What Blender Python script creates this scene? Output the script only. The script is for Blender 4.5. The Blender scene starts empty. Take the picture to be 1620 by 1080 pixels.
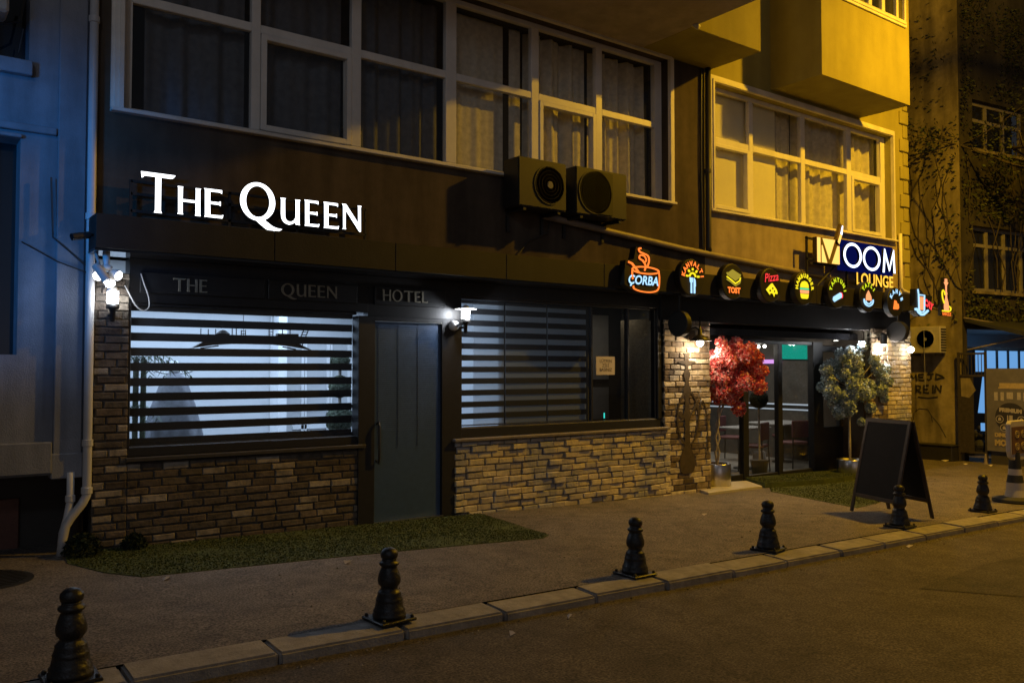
import bpy, bmesh, math, random
from mathutils import Vector, Matrix
R = math.radians
random.seed(7)
sc = bpy.context.scene
COL = sc.collection
PI = math.pi

# ------------------------------------------------------------------ helpers
def g(x):
    """ground height: the street falls gently along the facade"""
    return -0.021 * (x - 4.5)

WLOC = {}
def wloc(o):
    return WLOC.get(o.name, Vector((0, 0, 0)))

class MB:
    def __init__(s):
        s.v = []; s.f = []
    def add(s, vs, fs):
        n = len(s.v); s.v += [tuple(p) for p in vs]; s.f += [tuple(i + n for i in q) for q in fs]
    def quad(s, a, b, c, d):
        s.add([a, b, c, d], [(0, 1, 2, 3)])
    def box(s, x0, x1, y0, y1, z0, z1):
        s.add([(x0,y0,z0),(x1,y0,z0),(x1,y1,z0),(x0,y1,z0),(x0,y0,z1),(x1,y0,z1),(x1,y1,z1),(x0,y1,z1)],
              [(0,3,2,1),(4,5,6,7),(0,1,5,4),(1,2,6,5),(2,3,7,6),(3,0,4,7)])
    def prism(s, pts, y0, y1):
        """polygon in (x,z) pushed from y0 (front) to y1"""
        n = len(pts)
        s.add([(x,y0,z) for x,z in pts] + [(x,y1,z) for x,z in pts],
              [tuple(range(n)), tuple(range(2*n-1, n-1, -1))] + [(i,n+i,n+(i+1)%n,(i+1)%n) for i in range(n)])
    def slab(s, pts, zt, th):
        """polygon in (x,y) following the ground, zt above it"""
        n = len(pts)
        s.add([(x,y,g(x)+zt) for x,y in pts] + [(x,y,g(x)+zt-th) for x,y in pts],
              [tuple(range(n)), tuple(range(2*n-1, n-1, -1))] + [(i,n+i,n+(i+1)%n,(i+1)%n) for i in range(n)])
    def tube(s, path, r, n=8, cap=True):
        P = [Vector(p) for p in path]; m = len(P)
        rr = r if isinstance(r, (list, tuple)) else [r]*m
        up = Vector((0.13, 0.21, 0.97)).normalized()
        base = len(s.v); prev = None
        for i, p in enumerate(P):
            t = (P[min(i+1, m-1)] - P[max(i-1, 0)]).normalized()
            a = prev if prev is not None else up
            if abs(t.dot(a)) > .98: a = Vector((1, .1, .05)).normalized()
            u = (a - t * a.dot(t)).normalized(); w = t.cross(u); prev = u
            for k in range(n):
                q = p + (u*math.cos(2*PI*k/n) + w*math.sin(2*PI*k/n))*rr[i]
                s.v.append(tuple(q))
        for i in range(m-1):
            for k in range(n):
                a = base+i*n+k; b = base+i*n+(k+1)%n
                s.f.append((a, b, b+n, a+n))
        if cap:
            s.f.append(tuple(base+k for k in range(n-1, -1, -1)))
            s.f.append(tuple(base+(m-1)*n+k for k in range(n)))
    def lathe(s, prof, c=(0,0,0), n=24, axis='z'):
        """prof: list of (radius, height)"""
        base = len(s.v); m = len(prof)
        for r, h in prof:
            for k in range(n):
                a = 2*PI*k/n
                if axis == 'z': s.v.append((c[0]+r*math.cos(a), c[1]+r*math.sin(a), c[2]+h))
                elif axis == 'y': s.v.append((c[0]+r*math.cos(a), c[1]+h, c[2]+r*math.sin(a)))
                else: s.v.append((c[0]+h, c[1]+r*math.cos(a), c[2]+r*math.sin(a)))
        for i in range(m-1):
            for k in range(n):
                a = base+i*n+k; b = base+i*n+(k+1)%n
                s.f.append((a, b, b+n, a+n))
        s.f.append(tuple(base+k for k in range(n-1, -1, -1)))
        s.f.append(tuple(base+(m-1)*n+k for k in range(n)))
    def ball(s, c, r, n=12, sz=1.0):
        prof = [(max(1e-4, r*math.sin(PI*i/n)), -r*sz*math.cos(PI*i/n)) for i in range(n+1)]
        s.lathe(prof, c, 2*n)
    def build(s, name, m, parent=None, bevel=0, smooth=False, loc=None, segs=1):
        off = wloc(parent) if parent else Vector((0,0,0))
        if loc is not None: off = Vector(loc)
        me = bpy.data.meshes.new(name)
        me.from_pydata([tuple(Vector(p)-off) for p in s.v], [], s.f)
        if bevel:
            bm = bmesh.new(); bm.from_mesh(me)
            bmesh.ops.remove_doubles(bm, verts=bm.verts, dist=1e-6)
            ed = [e for e in bm.edges if len(e.link_faces) == 2 and e.calc_face_angle(0) > .6]
            bmesh.ops.bevel(bm, geom=ed, offset=bevel, segments=segs, affect='EDGES', clamp_overlap=True)
            bm.to_mesh(me); bm.free()
        bm = bmesh.new(); bm.from_mesh(me)
        bmesh.ops.recalc_face_normals(bm, faces=bm.faces)
        bm.to_mesh(me); bm.free()
        me.materials.append(m)
        if smooth:
            for p in me.polygons: p.use_smooth = True
        o = bpy.data.objects.new(name, me); COL.objects.link(o)
        if parent:
            o.parent = parent; WLOC[o.name] = wloc(parent)
        elif loc is not None:
            o.location = loc; WLOC[o.name] = Vector(loc)
        return o

def tag(o, label=None, cat=None, group=None, kind=None):
    if label: o['label'] = label
    if cat: o['category'] = cat
    if group: o['group'] = group
    if kind: o['kind'] = kind
    return o
def thing(name, label, cat, loc, group=None, rz=0):
    o = bpy.data.objects.new(name, None); COL.objects.link(o)
    o.location = loc; o.rotation_euler = (0, 0, rz); o.empty_display_size = .1
    WLOC[o.name] = Vector(loc) if not rz else Vector((0,0,0))
    return tag(o, label, cat, group)
def children(o):
    return [c for c in bpy.data.objects if c.parent == o]
def dup(root, loc, label, group=None, scale=None):
    r = root.copy(); COL.objects.link(r); r.location = loc; r['label'] = label
    if group: r['group'] = group
    if scale: r.scale = scale
    for ch in children(root):
        c = ch.copy(); COL.objects.link(c); c.parent = r
        for gc in children(ch):
            d = gc.copy(); COL.objects.link(d); d.parent = c
    return r

# ------------------------------------------------------------------ materials
MATS = {}
def nn(t, kind, **kw):
    n = t.nodes.new(kind)
    for k, v in kw.items(): setattr(n, k, v)
    return n
def mat(name, col, rough=.7, var=.15, scale=6, bump=.0, bscale=60, metal=0, spec=.5, col2=None, stain=0, coat=0):
    m = bpy.data.materials.new(name); m.use_nodes = True
    t = m.node_tree; b = t.nodes['Principled BSDF']
    b.inputs['Roughness'].default_value = rough; b.inputs['Metallic'].default_value = metal
    b.inputs['Specular IOR Level'].default_value = spec
    if coat: b.inputs['Coat Weight'].default_value = coat; b.inputs['Coat Roughness'].default_value = .08
    tc = nn(t, 'ShaderNodeTexCoord')
    nz = nn(t, 'ShaderNodeTexNoise'); nz.inputs['Scale'].default_value = scale
    nz.inputs['Detail'].default_value = 6; nz.inputs['Roughness'].default_value = .65
    t.links.new(tc.outputs['Object'], nz.inputs['Vector'])
    cr = nn(t, 'ShaderNodeValToRGB')
    c2 = col2 or tuple(c*(1+var) for c in col)
    c1 = tuple(c*(1-var) for c in col)
    cr.color_ramp.elements[0].position = .3; cr.color_ramp.elements[1].position = .72
    cr.color_ramp.elements[0].color = (*c1, 1); cr.color_ramp.elements[1].color = (*c2, 1)
    t.links.new(nz.outputs['Fac'], cr.inputs['Fac'])
    out = cr.outputs['Color']
    if stain:
        mp = nn(t, 'ShaderNodeMapping'); mp.inputs['Scale'].default_value = (2.2, 2.2, .35)
        t.links.new(tc.outputs['Object'], mp.inputs['Vector'])
        n2 = nn(t, 'ShaderNodeTexNoise'); n2.inputs['Scale'].default_value = 1.6; n2.inputs['Detail'].default_value = 5
        t.links.new(mp.outputs['Vector'], n2.inputs['Vector'])
        r2 = nn(t, 'ShaderNodeValToRGB')
        r2.color_ramp.elements[0].position = .38; r2.color_ramp.elements[1].position = .62
        r2.color_ramp.elements[0].color = (1-stain,)*3+(1,); r2.color_ramp.elements[1].color = (1,1,1,1)
        t.links.new(n2.outputs['Fac'], r2.inputs['Fac'])
        mx = nn(t, 'ShaderNodeMix', data_type='RGBA', blend_type='MULTIPLY'); mx.inputs[0].default_value = 1
        t.links.new(out, mx.inputs[6]); t.links.new(r2.outputs['Color'], mx.inputs[7]); out = mx.outputs[2]
    t.links.new(out, b.inputs['Base Color'])
    if bump:
        n3 = nn(t, 'ShaderNodeTexNoise'); n3.inputs['Scale'].default_value = bscale; n3.inputs['Detail'].default_value = 4
        t.links.new(tc.outputs['Object'], n3.inputs['Vector'])
        bp = nn(t, 'ShaderNodeBump'); bp.inputs['Strength'].default_value = min(1, bump); bp.inputs['Distance'].default_value = .01
        t.links.new(n3.outputs['Fac'], bp.inputs['Height']); t.links.new(bp.outputs['Normal'], b.inputs['Normal'])
    MATS[name] = m
    return m
def emit(name, col, s):
    m = bpy.data.materials.new(name); m.use_nodes = True
    t = m.node_tree; t.nodes.clear()
    e = nn(t, 'ShaderNodeEmission'); e.inputs[0].default_value = (*col, 1); e.inputs[1].default_value = s
    o = nn(t, 'ShaderNodeOutputMaterial'); t.links.new(e.outputs[0], o.inputs[0])
    return m
def glass(name, tint=(1,1,1), ior=1.5, dirt=.03):
    m = bpy.data.materials.new(name); m.use_nodes = True
    t = m.node_tree; t.nodes.clear()
    tr = nn(t, 'ShaderNodeBsdfTransparent'); tr.inputs[0].default_value = (*tint, 1)
    gl = nn(t, 'ShaderNodeBsdfGlossy'); gl.inputs['Roughness'].default_value = .01
    df = nn(t, 'ShaderNodeBsdfDiffuse'); df.inputs[0].default_value = (.5, .5, .5, 1)
    ge = nn(t, 'ShaderNodeNewGeometry'); dt = nn(t, 'ShaderNodeVectorMath', operation='DOT_PRODUCT')
    t.links.new(ge.outputs['Normal'], dt.inputs[0]); t.links.new(ge.outputs['Incoming'], dt.inputs[1])
    ab = nn(t, 'ShaderNodeMath', operation='ABSOLUTE'); t.links.new(dt.outputs['Value'], ab.inputs[0])
    iv = nn(t, 'ShaderNodeMath', operation='SUBTRACT'); iv.inputs[0].default_value = 1; t.links.new(ab.outputs[0], iv.inputs[1])
    pw = nn(t, 'ShaderNodeMath', operation='POWER'); pw.inputs[1].default_value = 5; t.links.new(iv.outputs[0], pw.inputs[0])
    fr = nn(t, 'ShaderNodeMath', operation='MULTIPLY_ADD'); fr.inputs[1].default_value = .93; fr.inputs[2].default_value = .07; t.links.new(pw.outputs[0], fr.inputs[0])
    mx = nn(t, 'ShaderNodeMixShader'); m2 = nn(t, 'ShaderNodeMixShader'); m2.inputs[0].default_value = dirt
    o = nn(t, 'ShaderNodeOutputMaterial')
    t.links.new(fr.outputs[0], mx.inputs[0]); t.links.new(tr.outputs[0], mx.inputs[1]); t.links.new(gl.outputs[0], mx.inputs[2])
    t.links.new(mx.outputs[0], m2.inputs[1]); t.links.new(df.outputs[0], m2.inputs[2]); t.links.new(m2.outputs[0], o.inputs[0])
    return m
def sheer(name, col, tr=.5):
    m = bpy.data.materials.new(name); m.use_nodes = True
    t = m.node_tree; t.nodes.clear()
    a = nn(t, 'ShaderNodeBsdfTranslucent'); a.inputs[0].default_value = (*col, 1)
    d = nn(t, 'ShaderNodeBsdfDiffuse'); d.inputs[0].default_value = (*col, 1)
    p = nn(t, 'ShaderNodeBsdfTransparent')
    m1 = nn(t, 'ShaderNodeMixShader'); m1.inputs[0].default_value = .5
    m2 = nn(t, 'ShaderNodeMixShader'); m2.inputs[0].default_value = tr
    o = nn(t, 'ShaderNodeOutputMaterial')
    t.links.new(a.outputs[0], m1.inputs[1]); t.links.new(d.outputs[0], m1.inputs[2])
    t.links.new(m1.outputs[0], m2.inputs[1]); t.links.new(p.outputs[0], m2.inputs[2]); t.links.new(m2.outputs[0], o.inputs[0])
    return m
def islands(name, cols, rough=.85, bump=.6, bscale=40, spec=.3, nscale=14, dark=.55, patch=None):
    """each loose piece (brick, leaf) takes its own colour from the list"""
    m = bpy.data.materials.new(name); m.use_nodes = True
    t = m.node_tree; b = t.nodes['Principled BSDF']
    b.inputs['Roughness'].default_value = rough; b.inputs['Specular IOR Level'].default_value = spec
    ge = nn(t, 'ShaderNodeNewGeometry'); cr = nn(t, 'ShaderNodeValToRGB')
    cr.color_ramp.interpolation = 'CONSTANT'
    e = cr.color_ramp.elements
    for i, c in enumerate(cols):
        q = e[i] if i < 2 else e.new(i/len(cols))
        q.position = i/len(cols); q.color = (*c, 1)
    t.links.new(ge.outputs['Random Per Island'], cr.inputs['Fac'])
    tc = nn(t, 'ShaderNodeTexCoord'); nz = nn(t, 'ShaderNodeTexNoise'); nz.inputs['Scale'].default_value = nscale; nz.inputs['Detail'].default_value = 7
    t.links.new(tc.outputs['Object'], nz.inputs['Vector'])
    r2 = nn(t, 'ShaderNodeValToRGB'); r2.color_ramp.elements[0].position = .3; r2.color_ramp.elements[1].position = .65
    r2.color_ramp.elements[0].color = (dark,)*3+(1,); r2.color_ramp.elements[1].color = (1.1,1.1,1.1,1)
    t.links.new(nz.outputs['Fac'], r2.inputs['Fac'])
    mx = nn(t, 'ShaderNodeMix', data_type='RGBA', blend_type='MULTIPLY'); mx.inputs[0].default_value = 1
    src = cr.outputs['Color']
    if patch:        # worn areas where a thin grey wash covers the bricks
        n4 = nn(t, 'ShaderNodeTexNoise'); n4.inputs['Scale'].default_value = 1.7; n4.inputs['Detail'].default_value = 4; t.links.new(tc.outputs['Object'], n4.inputs['Vector'])
        r4 = nn(t, 'ShaderNodeValToRGB'); r4.color_ramp.elements[0].position = .50; r4.color_ramp.elements[1].position = .58
        r4.color_ramp.elements[0].color = (0,0,0,1); r4.color_ramp.elements[1].color = (.85,.85,.85,1); t.links.new(n4.outputs['Fac'], r4.inputs['Fac'])
        m4 = nn(t, 'ShaderNodeMix', data_type='RGBA'); t.links.new(r4.outputs['Color'], m4.inputs[0]); t.links.new(src, m4.inputs[6]); m4.inputs[7].default_value = (*patch, 1); src = m4.outputs[2]
    t.links.new(src, mx.inputs[6]); t.links.new(r2.outputs['Color'], mx.inputs[7])
    t.links.new(mx.outputs[2], b.inputs['Base Color'])
    if bump:
        n3 = nn(t, 'ShaderNodeTexNoise'); n3.inputs['Scale'].default_value = bscale; n3.inputs['Detail'].default_value = 5
        t.links.new(tc.outputs['Object'], n3.inputs['Vector'])
        bp = nn(t, 'ShaderNodeBump'); bp.inputs['Strength'].default_value = bump; bp.inputs['Distance'].default_value = .012
        t.links.new(n3.outputs['Fac'], bp.inputs['Height']); t.links.new(bp.outputs['Normal'], b.inputs['Normal'])
    return m

def asphalt(name, c1, c2, patch, rough=.8):
    m = mat(name, c1, rough=rough, var=.0, scale=1.3, bump=.55, bscale=180, spec=.3, col2=c2)
    t = m.node_tree; b = t.nodes['Principled BSDF']; tc = [n for n in t.nodes if n.type == 'TEX_COORD'][0]
    src = b.inputs['Base Color'].links[0].from_socket
    sp = nn(t, 'ShaderNodeTexNoise'); sp.inputs['Scale'].default_value = 75; sp.inputs['Detail'].default_value = 2
    t.links.new(tc.outputs['Object'], sp.inputs['Vector'])
    r = nn(t, 'ShaderNodeValToRGB'); r.color_ramp.elements[0].position = .35; r.color_ramp.elements[1].position = .7
    r.color_ramp.elements[0].color = (.42,.42,.42,1); r.color_ramp.elements[1].color = (1.75,1.7,1.62,1)
    t.links.new(sp.outputs['Fac'], r.inputs['Fac'])
    big = nn(t, 'ShaderNodeTexNoise'); big.inputs['Scale'].default_value = .45; big.inputs['Detail'].default_value = 3
    t.links.new(tc.outputs['Object'], big.inputs['Vector'])
    r2 = nn(t, 'ShaderNodeValToRGB'); r2.color_ramp.elements[0].position = .42; r2.color_ramp.elements[1].position = .58
    r2.color_ramp.elements[0].color = (patch,)*3+(1,); r2.color_ramp.elements[1].color = (1,1,1,1)
    t.links.new(big.outputs['Fac'], r2.inputs['Fac'])
    m1 = nn(t, 'ShaderNodeMix', data_type='RGBA', blend_type='MULTIPLY'); m1.inputs[0].default_value = 1
    m2 = nn(t, 'ShaderNodeMix', data_type='RGBA', blend_type='MULTIPLY'); m2.inputs[0].default_value = 1
    t.links.new(src, m1.inputs[6]); t.links.new(r.outputs['Color'], m1.inputs[7])
    t.links.new(m1.outputs[2], m2.inputs[6]); t.links.new(r2.outputs['Color'], m2.inputs[7])
    # hairline cracks and oil spots
    vo = nn(t, 'ShaderNodeTexVoronoi', feature='DISTANCE_TO_EDGE'); vo.inputs['Scale'].default_value = .55
    wp = nn(t, 'ShaderNodeTexNoise'); wp.inputs['Scale'].default_value = 3.2; wp.inputs['Detail'].default_value = 6
    t.links.new(tc.outputs['Object'], wp.inputs['Vector'])
    av = nn(t, 'ShaderNodeMix', data_type='RGBA', blend_type='LINEAR_LIGHT'); av.inputs[0].default_value = .22
    t.links.new(tc.outputs['Object'], av.inputs[6]); t.links.new(wp.outputs['Color'], av.inputs[7]); t.links.new(av.outputs[2], vo.inputs['Vector'])
    r3 = nn(t, 'ShaderNodeValToRGB'); r3.color_ramp.elements[0].position = .003; r3.color_ramp.elements[1].position = .012
    r3.color_ramp.elements[0].color = (.5,.5,.5,1); r3.color_ramp.elements[1].color = (1,1,1,1)
    t.links.new(vo.outputs['Distance'], r3.inputs['Fac'])
    sp2 = nn(t, 'ShaderNodeTexNoise'); sp2.inputs['Scale'].default_value = 4.5; sp2.inputs['Detail'].default_value = 5; sp2.inputs['Roughness'].default_value = .7
    t.links.new(tc.outputs['Object'], sp2.inputs['Vector'])
    r4 = nn(t, 'ShaderNodeValToRGB'); r4.color_ramp.elements[0].position = .33; r4.color_ramp.elements[1].position = .60
    r4.color_ramp.elements[0].color = (.72,.72,.72,1); r4.color_ramp.elements[1].color = (1.12,1.12,1.12,1)
    t.links.new(sp2.outputs['Fac'], r4.inputs['Fac'])
    m3 = nn(t, 'ShaderNodeMix', data_type='RGBA', blend_type='MULTIPLY'); m3.inputs[0].default_value = .4
    m4 = nn(t, 'ShaderNodeMix', data_type='RGBA', blend_type='MULTIPLY'); m4.inputs[0].default_value = 1
    t.links.new(m2.outputs[2], m3.inputs[6]); t.links.new(r3.outputs['Color'], m3.inputs[7])
    t.links.new(m3.outputs[2], m4.inputs[6]); t.links.new(r4.outputs['Color'], m4.inputs[7])
    t.links.new(m4.outputs[2], b.inputs['Base Color'])
    return m

M_road = asphalt('road_asphalt', (.085,.072,.062), (.118,.10,.087), .8)
M_pave = asphalt('pavement_asphalt', (.135,.117,.105), (.19,.168,.15), .85)
M_kerb = mat('kerb_concrete', (.27,.245,.22), .85, .22, 9, .6, 70, col2=(.38,.35,.315), stain=.2)
M_turf = mat('turf_base', (.065,.085,.022), .95, .45, 9, .8, 150)
M_blade = islands('turf_blade', [(.065,.085,.02),(.085,.105,.028),(.05,.065,.016),(.10,.115,.035)], bump=0, dark=.7)
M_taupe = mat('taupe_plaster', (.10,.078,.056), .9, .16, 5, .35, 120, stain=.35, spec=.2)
M_taupe_lit = mat('lit_taupe_plaster', (.40,.325,.225), .9, .16, 5, .35, 120, stain=.25, spec=.2)  # lighter copy of the taupe paint, stronger lamplight put into its colour
M_yel = mat('cream_plaster', (.375,.335,.10), .9, .09, 2.2, .5, 70, stain=.13, spec=.2)
M_soff = mat('soffit_plaster', (.46,.41,.36), .9, .15, 5, .35, 90, stain=.15)
M_trim = mat('white_trim', (.80,.76,.68), .6, .08, 7, .1, 60, stain=.15)
M_pvc = mat('white_pvc_frame', (.80,.77,.71), .38, .06, 9, 0, stain=.12)
M_dark = mat('dark_room_wall', (.05,.045,.04), .9, .1)
M_black = mat('black_cladding', (.011,.011,.012), .42, .3, 12, .08, 60)
M_fasc = mat('brown_black_fascia', (.017,.0145,.012), .6, .25, 6, .15, 60, stain=.3)
M_gloss = mat('glossy_black_soffit', (.012,.012,.014), .06, .3, 8, .0, 8, spec=.7)
M_frame = mat('black_window_frame', (.014,.014,.016), .5, .25, 20, .05, 60)
M_door = mat('charcoal_door', (.045,.085,.165), .42, .12, 14, .25, 160)
M_sill = mat('stone_sill', (.17,.145,.13), .6, .25, 15, .3, 60)
M_sillk = mat('dark_stone_sill', (.045,.04,.038), .6, .25, 15, .3, 60)
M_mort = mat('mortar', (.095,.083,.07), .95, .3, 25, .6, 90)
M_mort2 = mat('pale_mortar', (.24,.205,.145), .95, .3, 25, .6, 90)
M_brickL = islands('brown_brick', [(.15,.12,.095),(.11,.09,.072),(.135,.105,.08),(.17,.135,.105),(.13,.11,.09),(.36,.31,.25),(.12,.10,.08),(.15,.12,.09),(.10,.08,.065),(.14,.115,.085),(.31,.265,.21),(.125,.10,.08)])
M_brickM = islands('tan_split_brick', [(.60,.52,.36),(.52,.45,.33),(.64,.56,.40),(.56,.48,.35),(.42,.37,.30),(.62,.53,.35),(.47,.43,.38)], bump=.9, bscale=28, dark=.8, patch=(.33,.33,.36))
M_brickP = islands('mixed_pillar_brick', [(.55,.48,.36),(.20,.15,.10),(.42,.34,.24),(.13,.10,.075),(.60,.53,.42),(.30,.24,.17),(.17,.13,.095),(.48,.40,.28)], bump=.5)
M_mural = mat('mural_paint', (.06,.043,.027), .8, .35, 16)
M_glass = glass('window_glass', (.93,.95,.95))
M_glassd = glass('tinted_glass', (.5,.53,.56))
M_shopg = glass('shop_glass', (.92,.95,.97), 1.5, .012)
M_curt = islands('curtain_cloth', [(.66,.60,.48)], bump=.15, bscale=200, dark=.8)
M_blindw = mat('pale_blind_cloth', (.85,.79,.60), .9, .05, 3, .1, 200)
M_slat = mat('dark_blind_stripe', (.012,.013,.017), .8, .2, 30)
M_sheer = sheer('sheer_blind', (.42,.46,.50), .28)
M_cast = mat('black_cast_iron', (.013,.013,.014), .42, .4, 14, .5, 45, spec=.45, col2=(.026,.024,.022))
M_metal = mat('grey_ac_metal', (.032,.029,.024), .5, .12, 8, .05, 50, stain=.25)
M_acw = mat('cream_ac_metal', (.52,.49,.42), .5, .1, 8, .05, 50, stain=.2)
M_dkm = mat('dark_metal', (.025,.024,.023), .45, .2, 15)
M_fan = mat('fan_blade', (.16,.15,.13), .45, .1)
M_steel = mat('brushed_steel', (.55,.53,.50), .28, .06, 40, .05, 90, metal=1)
M_pipe = mat('white_plastic_pipe', (.62,.61,.60), .45, .08, 5, 0, stain=.25)
M_pipeg = mat('grey_drain_pipe', (.30,.25,.20), .5, .1, 5, 0, stain=.2)
M_pipek = mat('dark_drain_pipe', (.045,.04,.035), .5, .1, 5, 0)
M_white = mat('white_wall_paint', (.56,.57,.58), .8, .03, 4)
M_wtrim = mat('white_gloss_trim', (.88,.88,.88), .4, .03, 4)
M_floor = mat('room_floor', (.35,.34,.33), .5, .1, 3)
M_wood = mat('dark_wood_frame', (.060,.042,.030), .55, .25, 20, .2, 60)
M_chalk = mat('chalkboard', (.008,.0085,.010), .85, .3, 7, .05, 60)
M_redl = islands('red_blossom', [(.82,.17,.15),(.70,.09,.08),(.85,.30,.26),(.58,.05,.055),(.88,.50,.46),(.76,.13,.11),(.82,.34,.27)], bump=0, rough=.8, dark=.8)
M_grnl = islands('pale_green_leaf', [(.42,.52,.56),(.26,.34,.36),(.54,.64,.68),(.19,.26,.28),(.70,.78,.84),(.33,.42,.46)], bump=0, rough=.8, dark=.8)
M_bark = mat('pale_bark', (.38,.34,.29), .9, .3, 25, .5, 60)
M_barkd = mat('dark_bark', (.075,.06,.045), .9, .3, 25, .6, 40)
M_leaf = islands('street_tree_leaf', [(.06,.075,.03),(.08,.10,.04),(.05,.06,.025),(.11,.12,.05)], bump=0)
M_shrub = islands('shrub_leaf', [(.018,.028,.012),(.026,.04,.016),(.012,.02,.009)], bump=0)
M_palm = islands('palm_leaf', [(.13,.17,.11),(.09,.125,.08),(.17,.21,.15)], bump=0, rough=.6)
M_ball = islands('topiary_leaf', [(.12,.15,.10),(.09,.115,.08),(.15,.18,.13)], bump=0)
M_gown = mat('grey_gown_cloth', (.24,.245,.27), .9, .3, 12, .3, 60)
M_paper = mat('paper', (.62,.56,.52), .9, .06, 5)
M_ink = mat('printed_ink', (.10,.08,.08), .9, .1)
M_brass = mat('dull_gold_letter', (.22,.20,.15), .5, .15, 12, metal=.1)
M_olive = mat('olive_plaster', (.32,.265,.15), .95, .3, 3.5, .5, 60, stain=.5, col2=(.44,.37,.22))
M_olive_shade = mat('shaded_olive_plaster', (.060,.052,.037), .95, .3, 3, .5, 60, stain=.5)  # olive plaster darkened to stand for tree shade; the streaks are weathering
M_blueb = mat('grey_blue_plaster', (.26,.27,.30), .9, .14, 4, .4, 90, stain=.4)
M_brown = mat('brown_door_paint', (.11,.045,.03), .6, .2, 12)
M_banner = mat('grey_banner_vinyl', (.15,.14,.14), .6, .18, 6, .1, 20)
M_bann2 = mat('banner_dark_print', (.03,.028,.03), .6, .2, 6)
M_gold = mat('banner_gold_print', (.45,.35,.17), .6, .2, 20)
M_pale = mat('banner_pale_print', (.42,.38,.35), .6, .2, 20)
M_wornf = mat('worn_window_frame', (.26,.235,.19), .7, .2, 9)
M_graf = mat('black_spray_paint', (.025,.022,.018), .7, .2, 20)
M_rubber = mat('black_rubber', (.02,.02,.02), .7, .2, 20)
M_orplaster = mat('pale_stand_plastic', (.50,.46,.42), .5, .08, 8)
M_tile = mat('threshold_tile', (.45,.42,.36), .5, .1, 8)
M_redseat = mat('dusky_red_seat', (.16,.06,.06), .6, .2, 12)
M_table = mat('pale_table_top', (.42,.41,.39), .4, .08, 10)
M_fence = mat('rusty_gate_metal', (.05,.042,.035), .6, .4, 18, .3, 60)
M_awn = mat('dark_awning_cloth', (.03,.032,.038), .85, .2, 8, .2, 60)
M_box = mat('sign_box_black', (.006,.006,.006), .6, .2, 15)
M_wire = mat('white_cable', (.3,.3,.3), .5, .05)
M_wooden = mat('dark_boat_wood', (.05,.038,.028), .6, .3, 20)

E_white = emit('white_letter_light', (.92,.95,1), 3.2)
E_yel = emit('amber_letter_light', (1,.58,.13), 1.5)
E_amber = emit('amber_word_light', (1,.52,.05), 1.5)
E_bluew = emit('blue_white_letter_light', (.72,.80,1), 2.6)
E_or = emit('orange_neon', (1,.20,.03), 1.5)
E_ice = emit('ice_blue_neon', (.42,.72,1), 1.3)
E_ylw = emit('yellow_neon', (1,.80,.02), 1.15)
E_lime = emit('lime_neon', (.72,.85,.02), 1.0)
E_olv = emit('olive_neon', (.50,.38,.04), .75)
E_red = emit('red_neon', (1,.05,.05), 1.25)
E_peach = emit('peach_neon', (1,.36,.14), 1.3)
E_grn = emit('green_neon', (.10,.85,.35), 1.0)
E_lamp = emit('lamp_white', (.94,.96,1), 30)
E_bulb = emit('bulb_warm_white', (1,.88,.70), 30)
E_dim = emit('bulb_small', (1,.93,.82), 9)
E_teal = emit('teal_screen', (.01,.40,.28), .75)
E_pink = emit('pink_neon', (.75,.35,.85), 1.2)
E_sky = emit('lit_blue_window', (.20,.50,1), .7)
E_strip = emit('counter_strip_light', (.75,.85,.95), .5)
E_led = emit('turquoise_led', (.05,.9,.75), 1.0)

# ------------------------------------------------------------------ setting
mb = MB(); n = 24
xs = [-80, -40, -20, -8, 0, 4.5, 9, 14, 18, 25, 40, 90]
ys = [-70, -30, -12, -3.30]
for i in range(len(xs)-1):
    for j in range(len(ys)-1):
        a, b, c, d = xs[i], xs[i+1], ys[j], ys[j+1]
        z = lambda x, y: g(x) - .075
        mb.quad((a,c,z(a,c)), (b,c,z(b,c)), (b,d,z(b,d)), (a,d,z(a,d)))
tag(mb.build('road', M_road), kind='structure')
mb = MB()
for i in range(len(xs)-1):
    a, b = xs[i], xs[i+1]
    mb.quad((a,-3.20,g(a)), (b,-3.20,g(b)), (b,60,g(b)), (a,60,g(a)))
tag(mb.build('pavement', M_pave), kind='structure')
mb = MB(); x = -6.0
random.seed(3)
while x < 30:
    w = .78 + random.uniform(-.06, .06); j = .008+random.random()*.01
    y0 = -3.455 + random.uniform(-.012, .012); y1 = -3.19 + random.uniform(-.01, .01); dz = random.uniform(-.008, .01)
    x0, x1 = x, x+w-j
    top = lambda xx: g(xx) - .004 + dz
    mb.add([(x0,y0,g(x0)-.3),(x1,y0,g(x1)-.3),(x1,y1,g(x1)-.3),(x0,y1,g(x0)-.3),(x0,y0+.01,top(x0)-.012),(x1,y0+.01,top(x1)-.012),(x1,y1,top(x1)),(x0,y1,top(x0))],
           [(0,3,2,1),(4,5,6,7),(0,1,5,4),(1,2,6,5),(2,3,7,6),(3,0,4,7)])
    x += w
tag(mb.build('kerb', M_kerb, bevel=.014, segs=2), kind='structure')

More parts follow.
